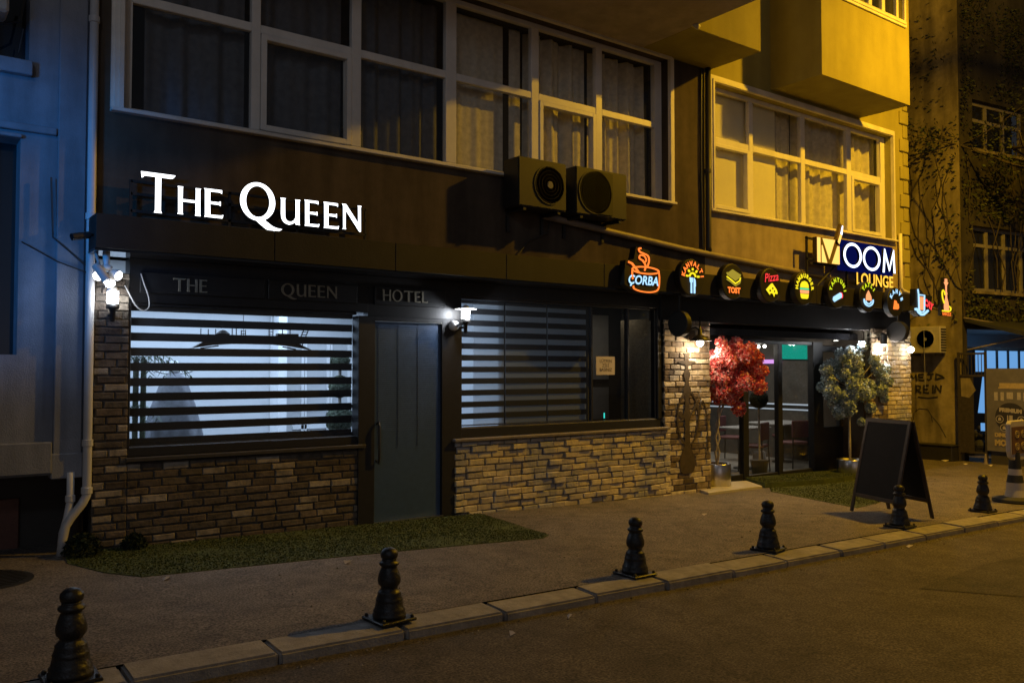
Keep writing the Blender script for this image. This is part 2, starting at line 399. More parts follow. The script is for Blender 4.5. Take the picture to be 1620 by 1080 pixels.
mb = MB()
pp = [(6.6,-4.5),(8.0,-4.35),(9.7,-4.42),(11.6,-4.30),(11.9,-5.5),(9.2,-5.75),(7.4,-5.6)]
mb.add([(x,y,g(x)-.071) for x,y in pp], [tuple(range(len(pp)))])
M_patch = asphalt('patched_asphalt', (.06,.052,.046), (.085,.074,.065), .8)
tag(mb.build('road_patch', M_patch), kind='structure')
random.seed(77); mb = MB()
for k in range(900):
    x = random.uniform(-1, 16); y = -3.46-abs(random.gauss(0,.09)) if k % 3 else random.uniform(-3.1,-.2); z = g(x)-.075 if y < -3.3 else g(x)
    r_ = random.uniform(.003,.009); j = lambda: random.uniform(.6,1.2)*r_
    mb.add([(x-j(),y-j(),z),(x+j(),y-j(),z),(x+j(),y+j(),z),(x-j(),y+j(),z),(x,y,z+j()*1.2)], [(0,1,4),(1,2,4),(2,3,4),(3,0,4)])
M_grit = islands('grit', [(.22,.20,.17),(.12,.10,.08),(.32,.29,.25),(.08,.07,.05),(.17,.12,.06)], bump=0)
tag(mb.build('gutter_grit', M_grit), 'scattered grit and crumbs along the kerb and pavement', 'grit', kind='stuff')

# artificial turf mats: a base sheet and short blades
def turf(name, label, poly, zt, nb, seed, lab_extra=None):
    random.seed(seed)
    px = [p[0] for p in poly]; py = [p[1] for p in poly]
    t = thing(name, label, 'turf mat', (sum(px)/len(px), sum(py)/len(py), g(sum(px)/len(px))))
    mb = MB(); mb.slab(poly, zt, zt+.02); mb.build('backing', M_turf, t)
    def inside(x, y):
        c = False; k = len(poly)
        for i in range(k):
            x1, y1 = poly[i]; x2, y2 = poly[(i+1) % k]
            if (y1 > y) != (y2 > y) and x < (x2-x1)*(y-y1)/(y2-y1)+x1: c = not c
        return c
    mb = MB(); k = 0
    while k < nb:
        x = random.uniform(min(px), max(px)); y = random.uniform(min(py), max(py))
        if not inside(x, y): continue
        k += 1
        if math.sin(x*3.1+seed)*math.sin(y*4.3+x*1.7) + random.gauss(0,.35) > .75: continue
        a = random.uniform(0, 2*PI); w = .007; h = random.uniform(.004, .013)
        dx, dy = math.cos(a)*w, math.sin(a)*w; lx, ly = random.uniform(-.012,.012), random.uniform(-.012,.012)
        z = g(x)+zt
        mb.add([(x-dx,y-dy,z),(x+dx,y+dy,z),(x+lx,y+ly,z+h)], [(0,1,2)])
    o = mb.build('turf_pile', M_blade, t); o['kind'] = 'stuff'
    return t
turf('turf_mat', 'large green artificial grass mat lying below the left window and grey door',
     [(1.30,-.03),(1.25,-.45),(1.42,-.95),(1.62,-1.24),(2.4,-1.30),(3.2,-1.36),(4.3,-1.48),(5.15,-1.60),(5.30,-1.50),(5.42,-.6),(5.48,-.05)], .006, 26000, 1)
turf('turf_mat', 'green artificial grass mat running from the glass doors under the chalkboard',
     [(10.5,-.22),(10.15,-.5),(9.76,-2.06),(10.4,-1.95),(11.6,-1.62),(12.6,-1.30),(12.9,-.2)], .005, 12000, 2)
turf('turf_mat', 'thick green doormat roll raised right before the glass doors',
     [(10.42,-.20),(10.9,-.28),(11.6,-.34),(12.3,-.30),(12.85,-.16),(13.2,.40),(10.75,.40)], .075, 9000, 5)
mb = MB(); mb.slab([(9.06,-.30),(10.36,-.20),(10.72,.36),(9.46,.45)], .035, .06)
tag(mb.build('threshold_slab', M_tile, bevel=.006), 'pale stone threshold slab under the potted red tree', 'slab')

# manhole cover
t = thing('manhole_cover', 'dark ribbed manhole cover in the pavement at the left', 'manhole cover', (.62, -.75, g(.62)))
mb = MB(); mb.slab([(.62+.36*math.cos(a*PI/16), -.75+.36*math.sin(a*PI/16)) for a in range(32)], .004, .03); mb.build('plate', M_dkm, t)
mb = MB()
for k in range(-6, 7):
    w = math.sqrt(max(0, .31**2-(k*.05)**2)); mb.slab([(.62-w, -.75+k*.05), (.62+w, -.75+k*.05), (.62+w, -.73+k*.05), (.62-w, -.73+k*.05)], .012, .01)
mb.build('ribs', M_dkm, t)

# ------------------------------------------------------------------ main building
def grid_wall(mb, x0, x1, z0, z1, holes, yf, th):
    """front sheet with rectangular holes and reveals of depth th"""
    X = sorted({x0, x1, *[min(max(h[i], x0), x1) for h in holes for i in (0, 1)]})
    Z = sorted({z0, z1, *[min(max(h[i], z0), z1) for h in holes for i in (2, 3)]})
    for i in range(len(X)-1):
        for j in range(len(Z)-1):
            cx, cz = (X[i]+X[i+1])/2, (Z[j]+Z[j+1])/2
            if any(h[0] < cx < h[1] and h[2] < cz < h[3] for h in holes): continue
            mb.quad((X[i],yf,Z[j]), (X[i+1],yf,Z[j]), (X[i+1],yf,Z[j+1]), (X[i],yf,Z[j+1]))
    for a, b, c, d in holes:
        y = yf+th
        for p, q in (((a,c),(b,c)), ((b,c),(b,d)), ((b,d),(a,d)), ((a,d),(a,c))):
            mb.quad((p[0],yf,p[1]), (q[0],yf,q[1]), (q[0],y,q[1]), (p[0],y,p[1]))

B = thing('apartment_building', 'long apartment building with dark lower wall, yellow bay and black shopfronts', 'building', (1.44, 0, g(1.44)))
W1 = (1.70, 8.64, 3.88, 5.84); W2 = (9.56, 14.34, 3.88, 5.72)
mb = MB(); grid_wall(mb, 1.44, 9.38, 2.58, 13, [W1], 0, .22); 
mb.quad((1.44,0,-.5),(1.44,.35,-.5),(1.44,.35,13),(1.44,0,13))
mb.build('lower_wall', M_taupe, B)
mb = MB(); grid_wall(mb, 9.38, 14.86, 2.58, 3.86, [], 0, .22); mb.build('lower_wall', M_taupe_lit, B)
mb = MB(); grid_wall(mb, 9.38, 14.86, 3.86, 13, [W2], 0, .22)
mb.quad((14.86,0,3.86),(14.86,12,3.86),(14.86,12,13),(14.86,0,13))
mb.build('upper_wall', M_yel, B)
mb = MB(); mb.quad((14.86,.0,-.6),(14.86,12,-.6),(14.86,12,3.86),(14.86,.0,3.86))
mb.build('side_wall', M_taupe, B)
# roof slab and dark back so that nothing shines through
mb = MB(); mb.box(1.44, 14.85, .25, 12, 12.9, 13.0); mb.quad((1.44,12,-.6),(14.86,12,-.6),(14.86,12,13),(1.44,12,13))
mb.quad((1.44,.35,-.6),(1.44,12,-.6),(1.44,12,13),(1.44,.35,13)); mb.build('back_shell', M_taupe, B)
mb = MB()
mb.box(1.6, 9.3, .30, 2.2, 3.80, 3.84); mb.box(1.6, 9.3, .30, 2.2, 5.95, 5.99); mb.quad((1.6,2.2,3.8),(9.3,2.2,3.8),(9.3,2.2,6),(1.6,2.2,6))
mb.quad((1.6,.3,3.8),(1.6,2.2,3.8),(1.6,2.2,6),(1.6,.3,6)); mb.quad((9.3,.3,3.8),(9.3,2.2,3.8),(9.3,2.2,6),(9.3,.3,6))
mb.box(9.46, 14.8, .30, 2.2, 3.80, 3.84); mb.box(9.46, 14.8, .30, 2.2, 5.95, 5.99); mb.quad((9.46,2.2,3.8),(14.8,2.2,3.8),(14.8,2.2,6),(9.46,2.2,6))
mb.quad((9.46,.3,3.8),(9.46,2.2,3.8),(9.46,2.2,6),(9.46,.3,6)); mb.quad((14.8,.3,3.8),(14.8,2.2,3.8),(14.8,2.2,6),(14.8,.3,6))
mb.build('room_lining', M_dark, B)

def window(name, hole, ypl, cols, tz, casements, sill=True, trim=.10, parent=B):
    """cols: mullion spans; tz: transom span; a frame, panes and outer trim"""
    a, b, c, d = hole
    fr = MB(); y0, y1 = ypl-.035, ypl+.035
    fr.box(a, cols[0], y0, y1, c, d); fr.box(cols[-1], b, y0, y1, c, d)
    edges = [(cols[0], None)]
    inner = [(cols[k], cols[k+1]) for k in range(1, len(cols)-1, 2)]
    zb, zt = c+.06, d-.06
    fr.box(cols[0], cols[-1], y0, y1, c, zb); fr.box(cols[0], cols[-1], y0, y1, zt, d)
    for p, q in inner: fr.box(p, q, y0, y1, zb, zt)
    lights = []; prev = cols[0]
    for p, q in inner: lights.append((prev, p)); prev = q
    lights.append((prev, cols[-1]))
    for p, q in lights: fr.box(p, q, y0+.004, y1-.004, *tz)
    w = fr.build(name, M_pvc, parent, bevel=.006)
    for k in casements:
        p, q = lights[k]; cs = MB(); e = .055
        z0, z1 = zb+.004, tz[0]-.004; p += .004; q -= .004
        cs.box(p, p+e, y0-.014, y1, z0, z1); cs.box(q-e, q, y0-.014, y1, z0, z1)
        cs.box(p+e, q-e, y0-.014, y1, z0, z0+e); cs.box(p+e, q-e, y0-.014, y1, z1-e, z1)
        cs.build('casement', M_pvc, w, bevel=.006)
    for p, q in lights:
        for z0, z1 in ((zb, tz[0]), (tz[1], zt)):
            gl = MB(); gl.quad((p,ypl+.01,z0),(q,ypl+.01,z0),(q,ypl+.01,z1),(p,ypl+.01,z1)); gl.build('pane', M_glass, w)
    tr = MB(); T = trim
    for k, (o1, o2, yy) in enumerate(((0, .35, .055), (.35, .7, .040), (.7, 1.0, .025))):
        i0, i1 = T*o1, T*o2
        tr.box(a-i1, a-i0, -yy, 0, c, d+i0); tr.box(b+i0, b+i1, -yy, 0, c, d+i0); tr.box(a-i1, b+i1, -yy, 0, d+i0, d+i1)
    tr.build('trim', M_trim, w)
    if sill:
        sl = MB(); sl.box(a-T, b+T, -.075, ypl-.036, c-.035, c-.002); sl.build('sill', M_trim, w, bevel=.005)
    return w
window('window', W1, .15, [1.80, 2.89,2.98, 3.96,4.07, 5.125,5.27, 6.356,6.474, 7.416,7.527, 8.502], (4.90,4.985), [1, 4])
window('window', W2, .15, [9.67, 10.535,10.635, 11.845,11.96, 13.15,13.28, 14.20], (4.90,4.99), [0, 3])

# quoins on the right corner
mb = MB(); z = 3.0; k = 0
while z < 12.5:
    if k % 2 == 0: mb.box(14.62, 14.895, -.035, .3, z, z+.235)
    else: mb.box(14.74, 14.885, -.025, .3, z, z+.235)
    z += .25; k += 1
mb.build('quoins', M_yel, B, bevel=.012)
mb = MB(); mb.box(14.45, 14.90, -.05, .3, 2.90, 2.98); mb.build('ledge', M_trim, B, bevel=.01)

# bays
mb = MB(); mb.box(1.0, 8.11, -2.08, -.003, 5.87, 9); mb.build('balcony_slab', M_soff, B, bevel=.01)
mb = MB(); mb.box(8.115, 9.49, -.90, -.003, 5.872, 9.2); mb.build('small_bay', M_yel, B, bevel=.006)
mb = MB(); hole = (11.55, 13.16, 7.19, 8.8)
grid_wall(mb, 10.92, 13.36, 5.87, 9.6, [hole], -.886, .14)
mb.quad((10.92,-.886,5.87),(10.92,0,5.87),(10.92,0,9.6),(10.92,-.886,9.6)); mb.quad((13.36,-.886,5.87),(13.36,0,5.87),(13.36,0,9.6),(13.36,-.886,9.6))
mb.quad((10.92,-.886,5.87),(13.36,-.886,5.87),(13.36,0,5.87),(10.92,0,5.87)); mb.quad((10.92,-.886,9.6),(13.36,-.886,9.6),(13.36,0,9.6),(10.92,0,9.6))
mb.quad((10.93,-.3,6.0),(13.35,-.3,6.0),(13.35,-.3,9.5),(10.93,-.3,9.5))
bay = mb.build('corner_bay', M_yel, B)
fr = MB(); a, b, c, d = hole; y0, y1 = -.83, -.78
fr.box(a, a+.07, y0, y1, c, d); fr.box(b-.07, b, y0, y1, c, d); fr.box(a+.07, b-.07, y0, y1, c, c+.07); fr.box(a+.07, b-.07, y0, y1, d-.07, d)
for xx in (12.32, 12.70): fr.box(xx-.045, xx+.045, y0-.004, y1, c+.07, d-.07)
for o1, o2, yy in ((0,.05,.93), (.05,.09,.915)):
    fr.box(a-o2, a-o1, -yy, -.886, c-o1, d); fr.box(b+o1, b+o2, -yy, -.886, c-o1, d); fr.box(a-o2, b+o2, -yy, -.886, c-o2, c-o1)
w = fr.build('window', M_pvc, bay, bevel=.005)
gl = MB(); gl.quad((a+.07,-.80,c+.07),(b-.07,-.80,c+.07),(b-.07,-.80,d-.07),(a+.07,-.80,d-.07)); gl.build('pane', M_glass, bay)

# fascia band, soffit and the black cladding of the shops
FY = -.37
mb = MB(); xx = 1.43
seams = [1.43, 2.95, 4.22, 5.62, 7.1, 8.55, 10.0, 11.5, 13.0, 14.93]
for p, q in zip(seams[:-1], seams[1:]):
    mb.box(p+.003, q-.003, FY, -.004, 2.60, 2.885)
mb.build('fascia', M_fasc, B, bevel=.004)
mb = MB(); mb.box(1.43, 14.93, FY+.012, -.004, 2.578, 2.598); mb.build('soffit', M_gloss, B)
mb = MB()
mb.box(1.78, 4.10, -.012, .16, 2.19, 2.578)          # header over the left window
mb.box(4.10, 5.26, -.010, .10, 2.152, 2.578)         # header over the door
mb.box(5.26, 8.47, -.012, .16, 2.42, 2.578)
mb.box(8.45, 13.55, -.03, .20, 2.26, 2.578)
mb.box(13.55, 14.86, -.03, .20, 2.30, 2.578)
mb.build('header_cladding', M_black, B, bevel=.003)
mb = MB()
mb.box(3.985, 4.172, -.03, .12, -.1, 2.152); mb.box(4.995, 5.255, -.03, .12, -.1, 2.152); mb.box(4.172, 4.995, -.03, .12, 2.108, 2.152)
mb.box(1.78, 4.03, .0, .12, .835, .915); mb.box(1.765, 1.80, .0, .12, .915, 2.19); mb.box(1.80, 3.985, .02, .12, 2.165, 2.19)
mb.box(5.255, 8.46, .0, .12, .835, .94); mb.box(8.405, 8.475, -.01, .12, .94, 2.42); mb.box(5.255, 8.405, .02, .12, 2.395, 2.42)
mb.box(7.262, 7.29, .05, .10, .94, 2.395); mb.box(7.885, 7.915, .03, .10, .94, 2.395)
mb.build('shop_frame', M_frame, B, bevel=.004)
mb = MB(); mb.box(1.80, 3.985, .05, .058, .907, .922); mb.box(5.26, 8.40, .028, .045, .935, .952); mb.box(8.38, 8.39, .02, .03, .95, 2.39); mb.box(4.172,4.995,-.035,-.028,2.101,2.107)
mb.box(1.80, 3.985, .028, .05, 2.178, 2.188); mb.box(4.165,5.0,-.05,.03,-.02,.012)
mb.build('edge_trim', M_steel, B)
gl = MB(); gl.quad((1.80,.07,.91),(3.985,.07,.91),(3.985,.07,2.17),(1.80,.07,2.17)); gl.build('shop_pane', M_shopg, B)
for p, q in ((5.26,7.27),(7.28,7.89),(7.91,8.40)):
    gl = MB(); gl.quad((p,.07,.94),(q,.07,.94),(q,.07,2.40),(p,.07,2.40)); gl.build('shop_pane', M_shopg, B)
# door
mb = MB(); mb.box(4.176, 4.992, .0, .05, .012, 2.10)
for k in range(52):
    zz = .95 + k*.0215
    mb.box(4.215, 4.955, -.0014, 0, zz, zz+.010)
door = mb.build('door', M_door, B, bevel=.002)
for xx in (4.225, 4.46, 4.70):
    mb = MB()
    for k in range(95): mb.box(xx-.003, xx+.003, -.007, -.001, .78+k*.0138, .785+k*.0138)
    mb.build('stitch_line', M_metal, door)
mb = MB(); mb.tube([(4.205,-.005,1.03),(4.205,-.06,1.05),(4.205,-.075,1.0),(4.205,-.075,.68),(4.205,-.06,.63),(4.205,-.005,.65)], .013, 8); mb.build('handle', M_dkm, door, smooth=True)

# ---- bricks
def bricks(mb, x0, x1, z0, z1, y, bl=.205, bh=.058, gap=.012, rough=.012, skip=None, seed=1, depth=.06, jag=False):
    random.seed(seed)
    z = z0; row = 0
    while z < z1-.02:
        h = min(bh, z1-z)
        x = x0 - (bl*.5 if row % 2 else 0) + random.uniform(-.03,.03)
        while x < x1:
            L = bl*random.uniform(.82, 1.15)
            p, q = max(x, x0), min(x+L, x1)
            if q-p > .03:
                yy = y - random.uniform(0, rough); c = .007
                j = lambda: random.uniform(-.004,.004)
                a0, a1, b0, b1 = p, q, z+j(), z+h+j()
                mb.add([(a0,y+depth,b0),(a1,y+depth,b0),(a1,y+depth,b1),(a0,y+depth,b1),
                        (a0,yy+c,b0),(a1,yy+c,b0+j()),(a1,yy+c,b1),(a0,yy+c,b1+j()),
                        (a0+c,yy+j(),b0+c),(a1-c,yy+j(),b0+c),(a1-c,yy+j(),b1-c),(a0+c,yy+j(),b1-c)],
                       [(0,1,5,4),(1,2,6,5),(2,3,7,6),(3,0,4,7),(4,5,9,8),(5,6,10,9),(6,7,11,10),(7,4,8,11),(8,9,10,11)])
            x += L+gap
        z += bh+gap; row += 1
def brick_part(name, mt, mort, x0, x1, z0, z1, y, seed, **kw):
    mb = MB(); bricks(mb, x0, x1, z0, z1, y, seed=seed, **kw); o = mb.build(name, mt, B)
    m2 = MB(); m2.box(x0, x1, y+.012, y+.14, z0-.2, z1); m2.build('mortar_bed', mort, o)
    return o
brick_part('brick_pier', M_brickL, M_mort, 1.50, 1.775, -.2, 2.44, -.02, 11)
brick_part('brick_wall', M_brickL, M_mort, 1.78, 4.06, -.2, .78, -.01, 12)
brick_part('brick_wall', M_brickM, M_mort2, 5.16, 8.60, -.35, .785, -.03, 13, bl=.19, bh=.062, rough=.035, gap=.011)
p = brick_part('brick_pillar', M_brickP, M_mort2, 8.50, 9.43, -.35, 2.27, -.035, 14, bl=.22, bh=.066, rough=.012)
m2 = MB(); m2.box(8.60, 9.425, .1, .9, -.35, 2.3); m2.build('pillar_core', M_mort2, B)
brick_part('brick_pillar', M_brickP, M_mort2, 13.56, 14.06, -.5, 2.3, -.03, 15, bl=.22, bh=.066)
brick_part('brick_pillar', M_brickM, M_mort2, 14.07, 14.86, -.5, 2.3, -.03, 16, bl=.22, bh=.066)
mb = MB(); mb.box(1.76, 4.07, -.05, .10, .79, .832); mb.build('sill', M_sillk, B, bevel=.008)
mb = MB(); mb.box(5.13, 8.56, -.085, .10, .795, .832); mb.build('sill', M_sill, B, bevel=.008)
# painted waterpipe mural: flat shapes a few millimetres proud of the bricks
def ring(cx, cz, rx, rz, w, n=40, a0=0, a1=2*PI):
    out = []
    for k in range(n):
        t0 = a0+(a1-a0)*k/n; t1 = a0+(a1-a0)*(k+1)/n
        out.append([(cx+rx*math.cos(t0), cz+rz*math.sin(t0)), (cx+rx*math.cos(t1), cz+rz*math.sin(t1)),
                    (cx+(rx-w)*math.cos(t1), cz+(rz-w)*math.sin(t1)), (cx+(rx-w)*math.cos(t0), cz+(rz-w)*math.sin(t0))])
    return out
mb = MB(); MY0, MY1 = -.0535, -.048
cx = 8.93
half = [(.08,.18),(.13,.21),(.16,.29),(.155,.37),(.12,.45),(.075,.52),(.055,.57),(.05,.66),(.075,.69),(.05,.72),(.045,.90),(.07,.94),(.08,.99),(.05,1.04),(.04,1.10),(.04,1.22),(.075,1.26),(.08,1.33),(.045,1.38),(.03,1.44),(.06,1.50),(.065,1.55),(.03,1.60),(.03,1.66),(.175,1.69),(.18,1.708),(.04,1.725),(.05,1.79),(.065,1.82)]
pts = [(cx-r_, z) for r_, z in half] + [(cx+r_, z) for r_, z in reversed(half)]
mb.prism(pts, MY0, MY1)
for q in ring(cx+.02, .93, .225, .38, .030): mb.prism(q, MY0-.001, MY1)
for q in ring(cx+.32, .62, .11, .55, .022, 30, -.3, 2.6): mb.prism(q, MY0-.002, MY1)
mb.prism([(cx-.20,1.0),(cx-.11,.92),(cx-.06,.95),(cx-.13,1.04)], MY0-.0015, MY1); mb.prism([(cx+.06,.96),(cx+.20,1.08),(cx+.24,1.20),(cx+.16,1.12)], MY0-.0015, MY1)
mb.build('waterpipe_mural', M_mural, B)

# ---- lounge entrance (recessed glass doors)
mb = MB(); DY = .5
mb.box(10.80, 10.93, DY-.03, DY+.06, -.16, 2.06); mb.box(12.62, 12.90, DY-.05, DY+.06, -.2, 2.06); mb.box(10.93, 12.62, DY-.03, DY+.06, 2.005, 2.06)
mb.box(11.68, 11.79, DY-.035, DY+.05, -.17, 2.005); mb.box(10.93, 12.62, DY-.02, DY+.05, -.2, -.05)
mb.box(9.42, 10.80, DY-.03, DY+.06, 1.98, 2.06); mb.box(9.42, 9.50, DY-.03, DY+.06, -.2, 1.98); mb.box(9.5, 10.8, DY-.02, DY+.05, -.2, -.02)
mb.box(12.90, 14.2, DY-.03, DY+.06, 1.90, 2.0); mb.box(13.85, 14.2, DY-.03, DY+.06, -.3, 1.90); mb.box(12.9, 13.85, DY-.03, DY+.05, -.25, .62); mb.box(13.42, 13.50, DY-.02, DY+.05, .62, 1.9)
mb.build('entrance_frame', M_frame, B, bevel=.004)
mb = MB(); mb.box(9.43, 14.2, .17, DY+.1, 2.10, 2.2); mb.build('entrance_soffit', M_gloss, B)
mb = MB(); mb.box(13.50, 13.56, .08, .9, -.4, 2.3); mb.box(9.43, 14.86, DY+.061, DY+.10, 2.02, 2.6); mb.build('entrance_return', M_taupe, B)
for p, q, z0, z1 in ((9.50,10.80,-.02,1.98),(10.93,11.68,-.05,2.005),(11.79,12.62,-.05,2.005),(12.90,13.42,.62,1.9),(13.50,13.85,.62,1.9)):
    gl = MB(); gl.quad((p,DY+.02,z0),(q,DY+.02,z0),(q,DY+.02,z1),(p,DY+.02,z1)); gl.build('door_pane', M_shopg, B)

# ---- rooms behind the shop windows
def room(name, x0, x1, y0, y1, z0, z1, mw, mf):
    mb = MB()
    mb.quad((x0,y1,z0),(x1,y1,z0),(x1,y1,z1),(x0,y1,z1)); mb.quad((x0,y0,z0),(x0,y1,z0),(x0,y1,z1),(x0,y0,z1)); mb.quad((x1,y0,z0),(x1,y1,z0),(x1,y1,z1),(x1,y0,z1))
    mb.quad((x0,y0,z1),(x1,y0,z1),(x1,y1,z1),(x0,y1,z1))
    o = mb.build(name, mw, B)
    mb = MB(); mb.quad((x0,y0,z0),(x1,y0,z0),(x1,y1,z0),(x0,y1,z0)); mb.build('room_floor', mf, o)
    return o
r1 = room('lobby_wall', 1.56, 5.9, .17, 3.2, .05, 2.57, M_white, M_floor)
mb = MB()
mb.box(4.28, 4.40, 2.9, 3.19, .05, 2.56)                          # bright pilaster
for xx in (4.72, 5.10, 5.42):
    mb.box(xx, xx+.04, 3.17, 3.195, .5, 2.0)
    mb.box(xx+.05, xx+.08, 3.17, 3.195, .5, 2.0)
mb.box(4.6, 5.88, 3.17, 3.195, 1.05, 1.10); mb.box(4.6, 5.88, 3.17, 3.195, .78, .84)
mb.build('wall_moulding', M_wtrim, r1)
mb = MB(); mb.box(1.6, 5.85, .13, .168, .05, .9); mb.box(5.06,5.15,.13,.168,.05,2.57); mb.build('lobby_front', M_dark, B)
M_dimw = mat('dim_room_wall', (.30,.33,.36), .85, .1, 3)
r2 = room('dining_wall', 5.95, 9.3, .17, 2.6, -.1, 2.57, M_dimw, M_floor)
M_lw = mat('lounge_wall', (.085,.075,.062), .85, .3, 3)
M_lf = mat('lounge_floor', (.30,.28,.24), .45, .2, 3)
mb = MB(); mb.box(7.30, 7.36, .16, 2.6, -.1, 2.57); mb.quad((7.36,1.6,-.1),(9.3,1.6,-.1),(9.3,1.6,2.57),(7.36,1.6,2.57)); mb.build('shade_partition', M_dark, r2)  # added wall that keeps the dining light away, so the right panes stay dark
mb = MB(); mb.box(8.55, 8.98, 1.56, 1.598, 1.45, 2.42); mb.box(8.55, 8.98, 1.56, 1.598, .85, 1.33); mb.build('wall_panel', M_table, r2)
r3 = room('lounge_wall', 9.46, 14.80, .62, 6.5, -.16, 2.56, M_lw, M_lf)

# ------------------------------------------------------------------ blinds and curtains
t = thing('striped_blind', 'wide dark striped roller blind with bright gaps in the lit left window', 'blind', (2.9, .13, 2.17))
mb = MB(); z = 2.175
k = 0
for k in range(9):
    zt = 2.063 - k*.1345 + random.uniform(-.0015,.0015); e = random.uniform(-.002,.002); mb.add([(1.80,.125,zt-.074),(3.985,.125,zt-.074+e),(3.985,.125,zt+e),(1.80,.125,zt),(1.80,.131,zt-.074),(3.985,.131,zt-.074+e),(3.985,.131,zt+e),(1.80,.131,zt)], [(0,1,2,3),(7,6,5,4),(0,4,5,1),(3,2,6,7)])
mb.box(1.80, 3.985, .11, .15, .915, .955)
mb.build('stripes', M_slat, t)
mb = MB(); mb.box(1.80, 3.985, .10, .15, 2.123, 2.19); mb.build('roller', M_slat, t, bevel=.01)
def rblind(x0, x1, label, sh=None):
    t = thing('striped_blind', label, 'blind', ((x0+x1)/2, .13, 2.4), 'grey striped roller blinds')
    mb = MB()
    for k in range(11):
        zt = 2.30 - k*.1335; mb.box(x0, x1, .125, .131, max(.97, zt-.066), zt)
    mb.build('stripes', M_slat, t)
    mb = MB(); mb.quad((sh or x0,.136,.95),(x1,.136,.95),(x1,.136,2.36),(sh or x0,.136,2.36)); mb.build('sheer', M_sheer, t)
    mb = MB(); mb.tube([(x0,.14,2.375),(x1,.14,2.375)], .022, 8); mb.build('roller', M_slat, t)
    mb = MB(); mb.box(x0, x1, .12, .14, .955, .968); mb.build('bottom_bar', M_steel, t)
rblind(5.27, 5.955, 'narrow striped blind beside the grey door behind the white lantern', 5.52)
rblind(5.975, 6.60, 'middle one of three grey striped blinds, next to the lantern blind')
rblind(6.62, 7.25, 'striped blind nearest the paper notice in the dark window')
def curtain(x0, x1, label, amp=.03, f=9, z0=3.90, z1=5.80, y=.36, m=None, seed=1, name='curtain', cat='curtain'):
    random.seed(seed); mb = MB(); n = int((x1-x0)*60)+2; ph = random.random()*6
    row = []
    for i in range(n):
        x = x0+(x1-x0)*i/(n-1)
        d = amp*(math.sin(x*f*3+ph)+.6*math.sin(x*f*5.3+ph*2)+.4*math.sin(x*f*1.3))
        row.append((x, y+d))
    for i in range(n-1):
        (xa, ya), (xb, yb) = row[i], row[i+1]
        mb.quad((xa,ya*1.0,z0),(xb,yb,z0),(xb,y+(yb-y)*.7,z1),(xa,y+(ya-y)*.7,z1))
    o = mb.build(name, m or M_curt, None, smooth=True, loc=((x0+x1)/2, y, z0)); tag(o, label, cat)
    if seed != 99: o['group'] = 'curtains in the upper windows'
    return o
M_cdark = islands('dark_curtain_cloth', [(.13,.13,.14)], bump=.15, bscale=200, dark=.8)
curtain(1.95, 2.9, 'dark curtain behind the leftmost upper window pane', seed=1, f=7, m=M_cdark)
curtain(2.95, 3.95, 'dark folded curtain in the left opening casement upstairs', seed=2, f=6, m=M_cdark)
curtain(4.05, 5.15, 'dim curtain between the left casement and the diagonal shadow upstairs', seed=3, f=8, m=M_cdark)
curtain(5.25, 6.10, 'flat pale curtain half lit below the diagonal shadow edge', amp=.006, seed=4)
curtain(6.2, 6.36, 'narrow bright curtain edge left of the lit casement above the grey units', amp=.01, seed=5)
curtain(6.44, 7.42, 'folded tan curtain in the lit casement above the grey units', amp=.055, seed=6, f=7)
curtain(7.50, 8.55, 'draped tan curtain in the lit pane beside the brown drainpipe wall', amp=.055, seed=7, f=8)
curtain(9.60, 10.60, 'smooth pale blind filling the yellow casement beside the drainpipe', amp=0, m=M_blindw, seed=99, y=.24, name='pale_blind', cat='blind')
curtain(10.62, 11.34, 'smooth pale blind covering half of the second yellow pane', amp=0, m=M_blindw, seed=99, y=.24, name='pale_blind', cat='blind')
curtain(11.38, 11.90, 'tan curtain right beside the pale blind in the yellow window', seed=8, f=9)
curtain(11.95, 13.2, 'wide tan curtain in the pane above the amber and blue sign', seed=9, f=7, amp=.035)
curtain(13.25, 14.4, 'tan curtain in the small right casement near the building corner', seed=10, f=8, amp=.035)

# ------------------------------------------------------------------ lettering tools
def curve_mesh(name, splines, ext, m, parent, place):
    cu = bpy.data.curves.new(name, 'CURVE'); cu.dimensions = '2D'; cu.fill_mode = 'BOTH'; cu.extrude = ext
    for s in splines:
        sp = cu.splines.new('POLY'); sp.points.add(len(s)-1); sp.use_cyclic_u = True
        for p, q in zip(sp.points, s): p.co = (q[0], q[1], 0, 1)
    return _conv(cu, name, m, parent, place)
def gives(m): return any(n.type == 'EMISSION' for n in m.node_tree.nodes)
def _conv(cu, name, m, parent, place):
    tmp = bpy.data.objects.new('tmp', cu); COL.objects.link(tmp)
    dg = bpy.context.evaluated_depsgraph_get(); dg.update()
    me = bpy.data.meshes.new_from_object(tmp.evaluated_get(dg))
    bpy.data.objects.remove(tmp); me.name = name
    me.transform(place)
    off = wloc(parent) if parent else Vector((0,0,0))
    me.transform(Matrix.Translation(-off))
    me.materials.clear(); me.materials.append(m)
    if gives(m) and 'halo' not in name:      # a channel letter: lit face, dark returns
        me.materials.append(M_box)
        for p in me.polygons:
            if not (p.normal.y < -.6): p.material_index = 1
    o = bpy.data.objects.new(name, me); COL.objects.link(o)
    if parent: o.parent = parent; WLOC[o.name] = off
    return o
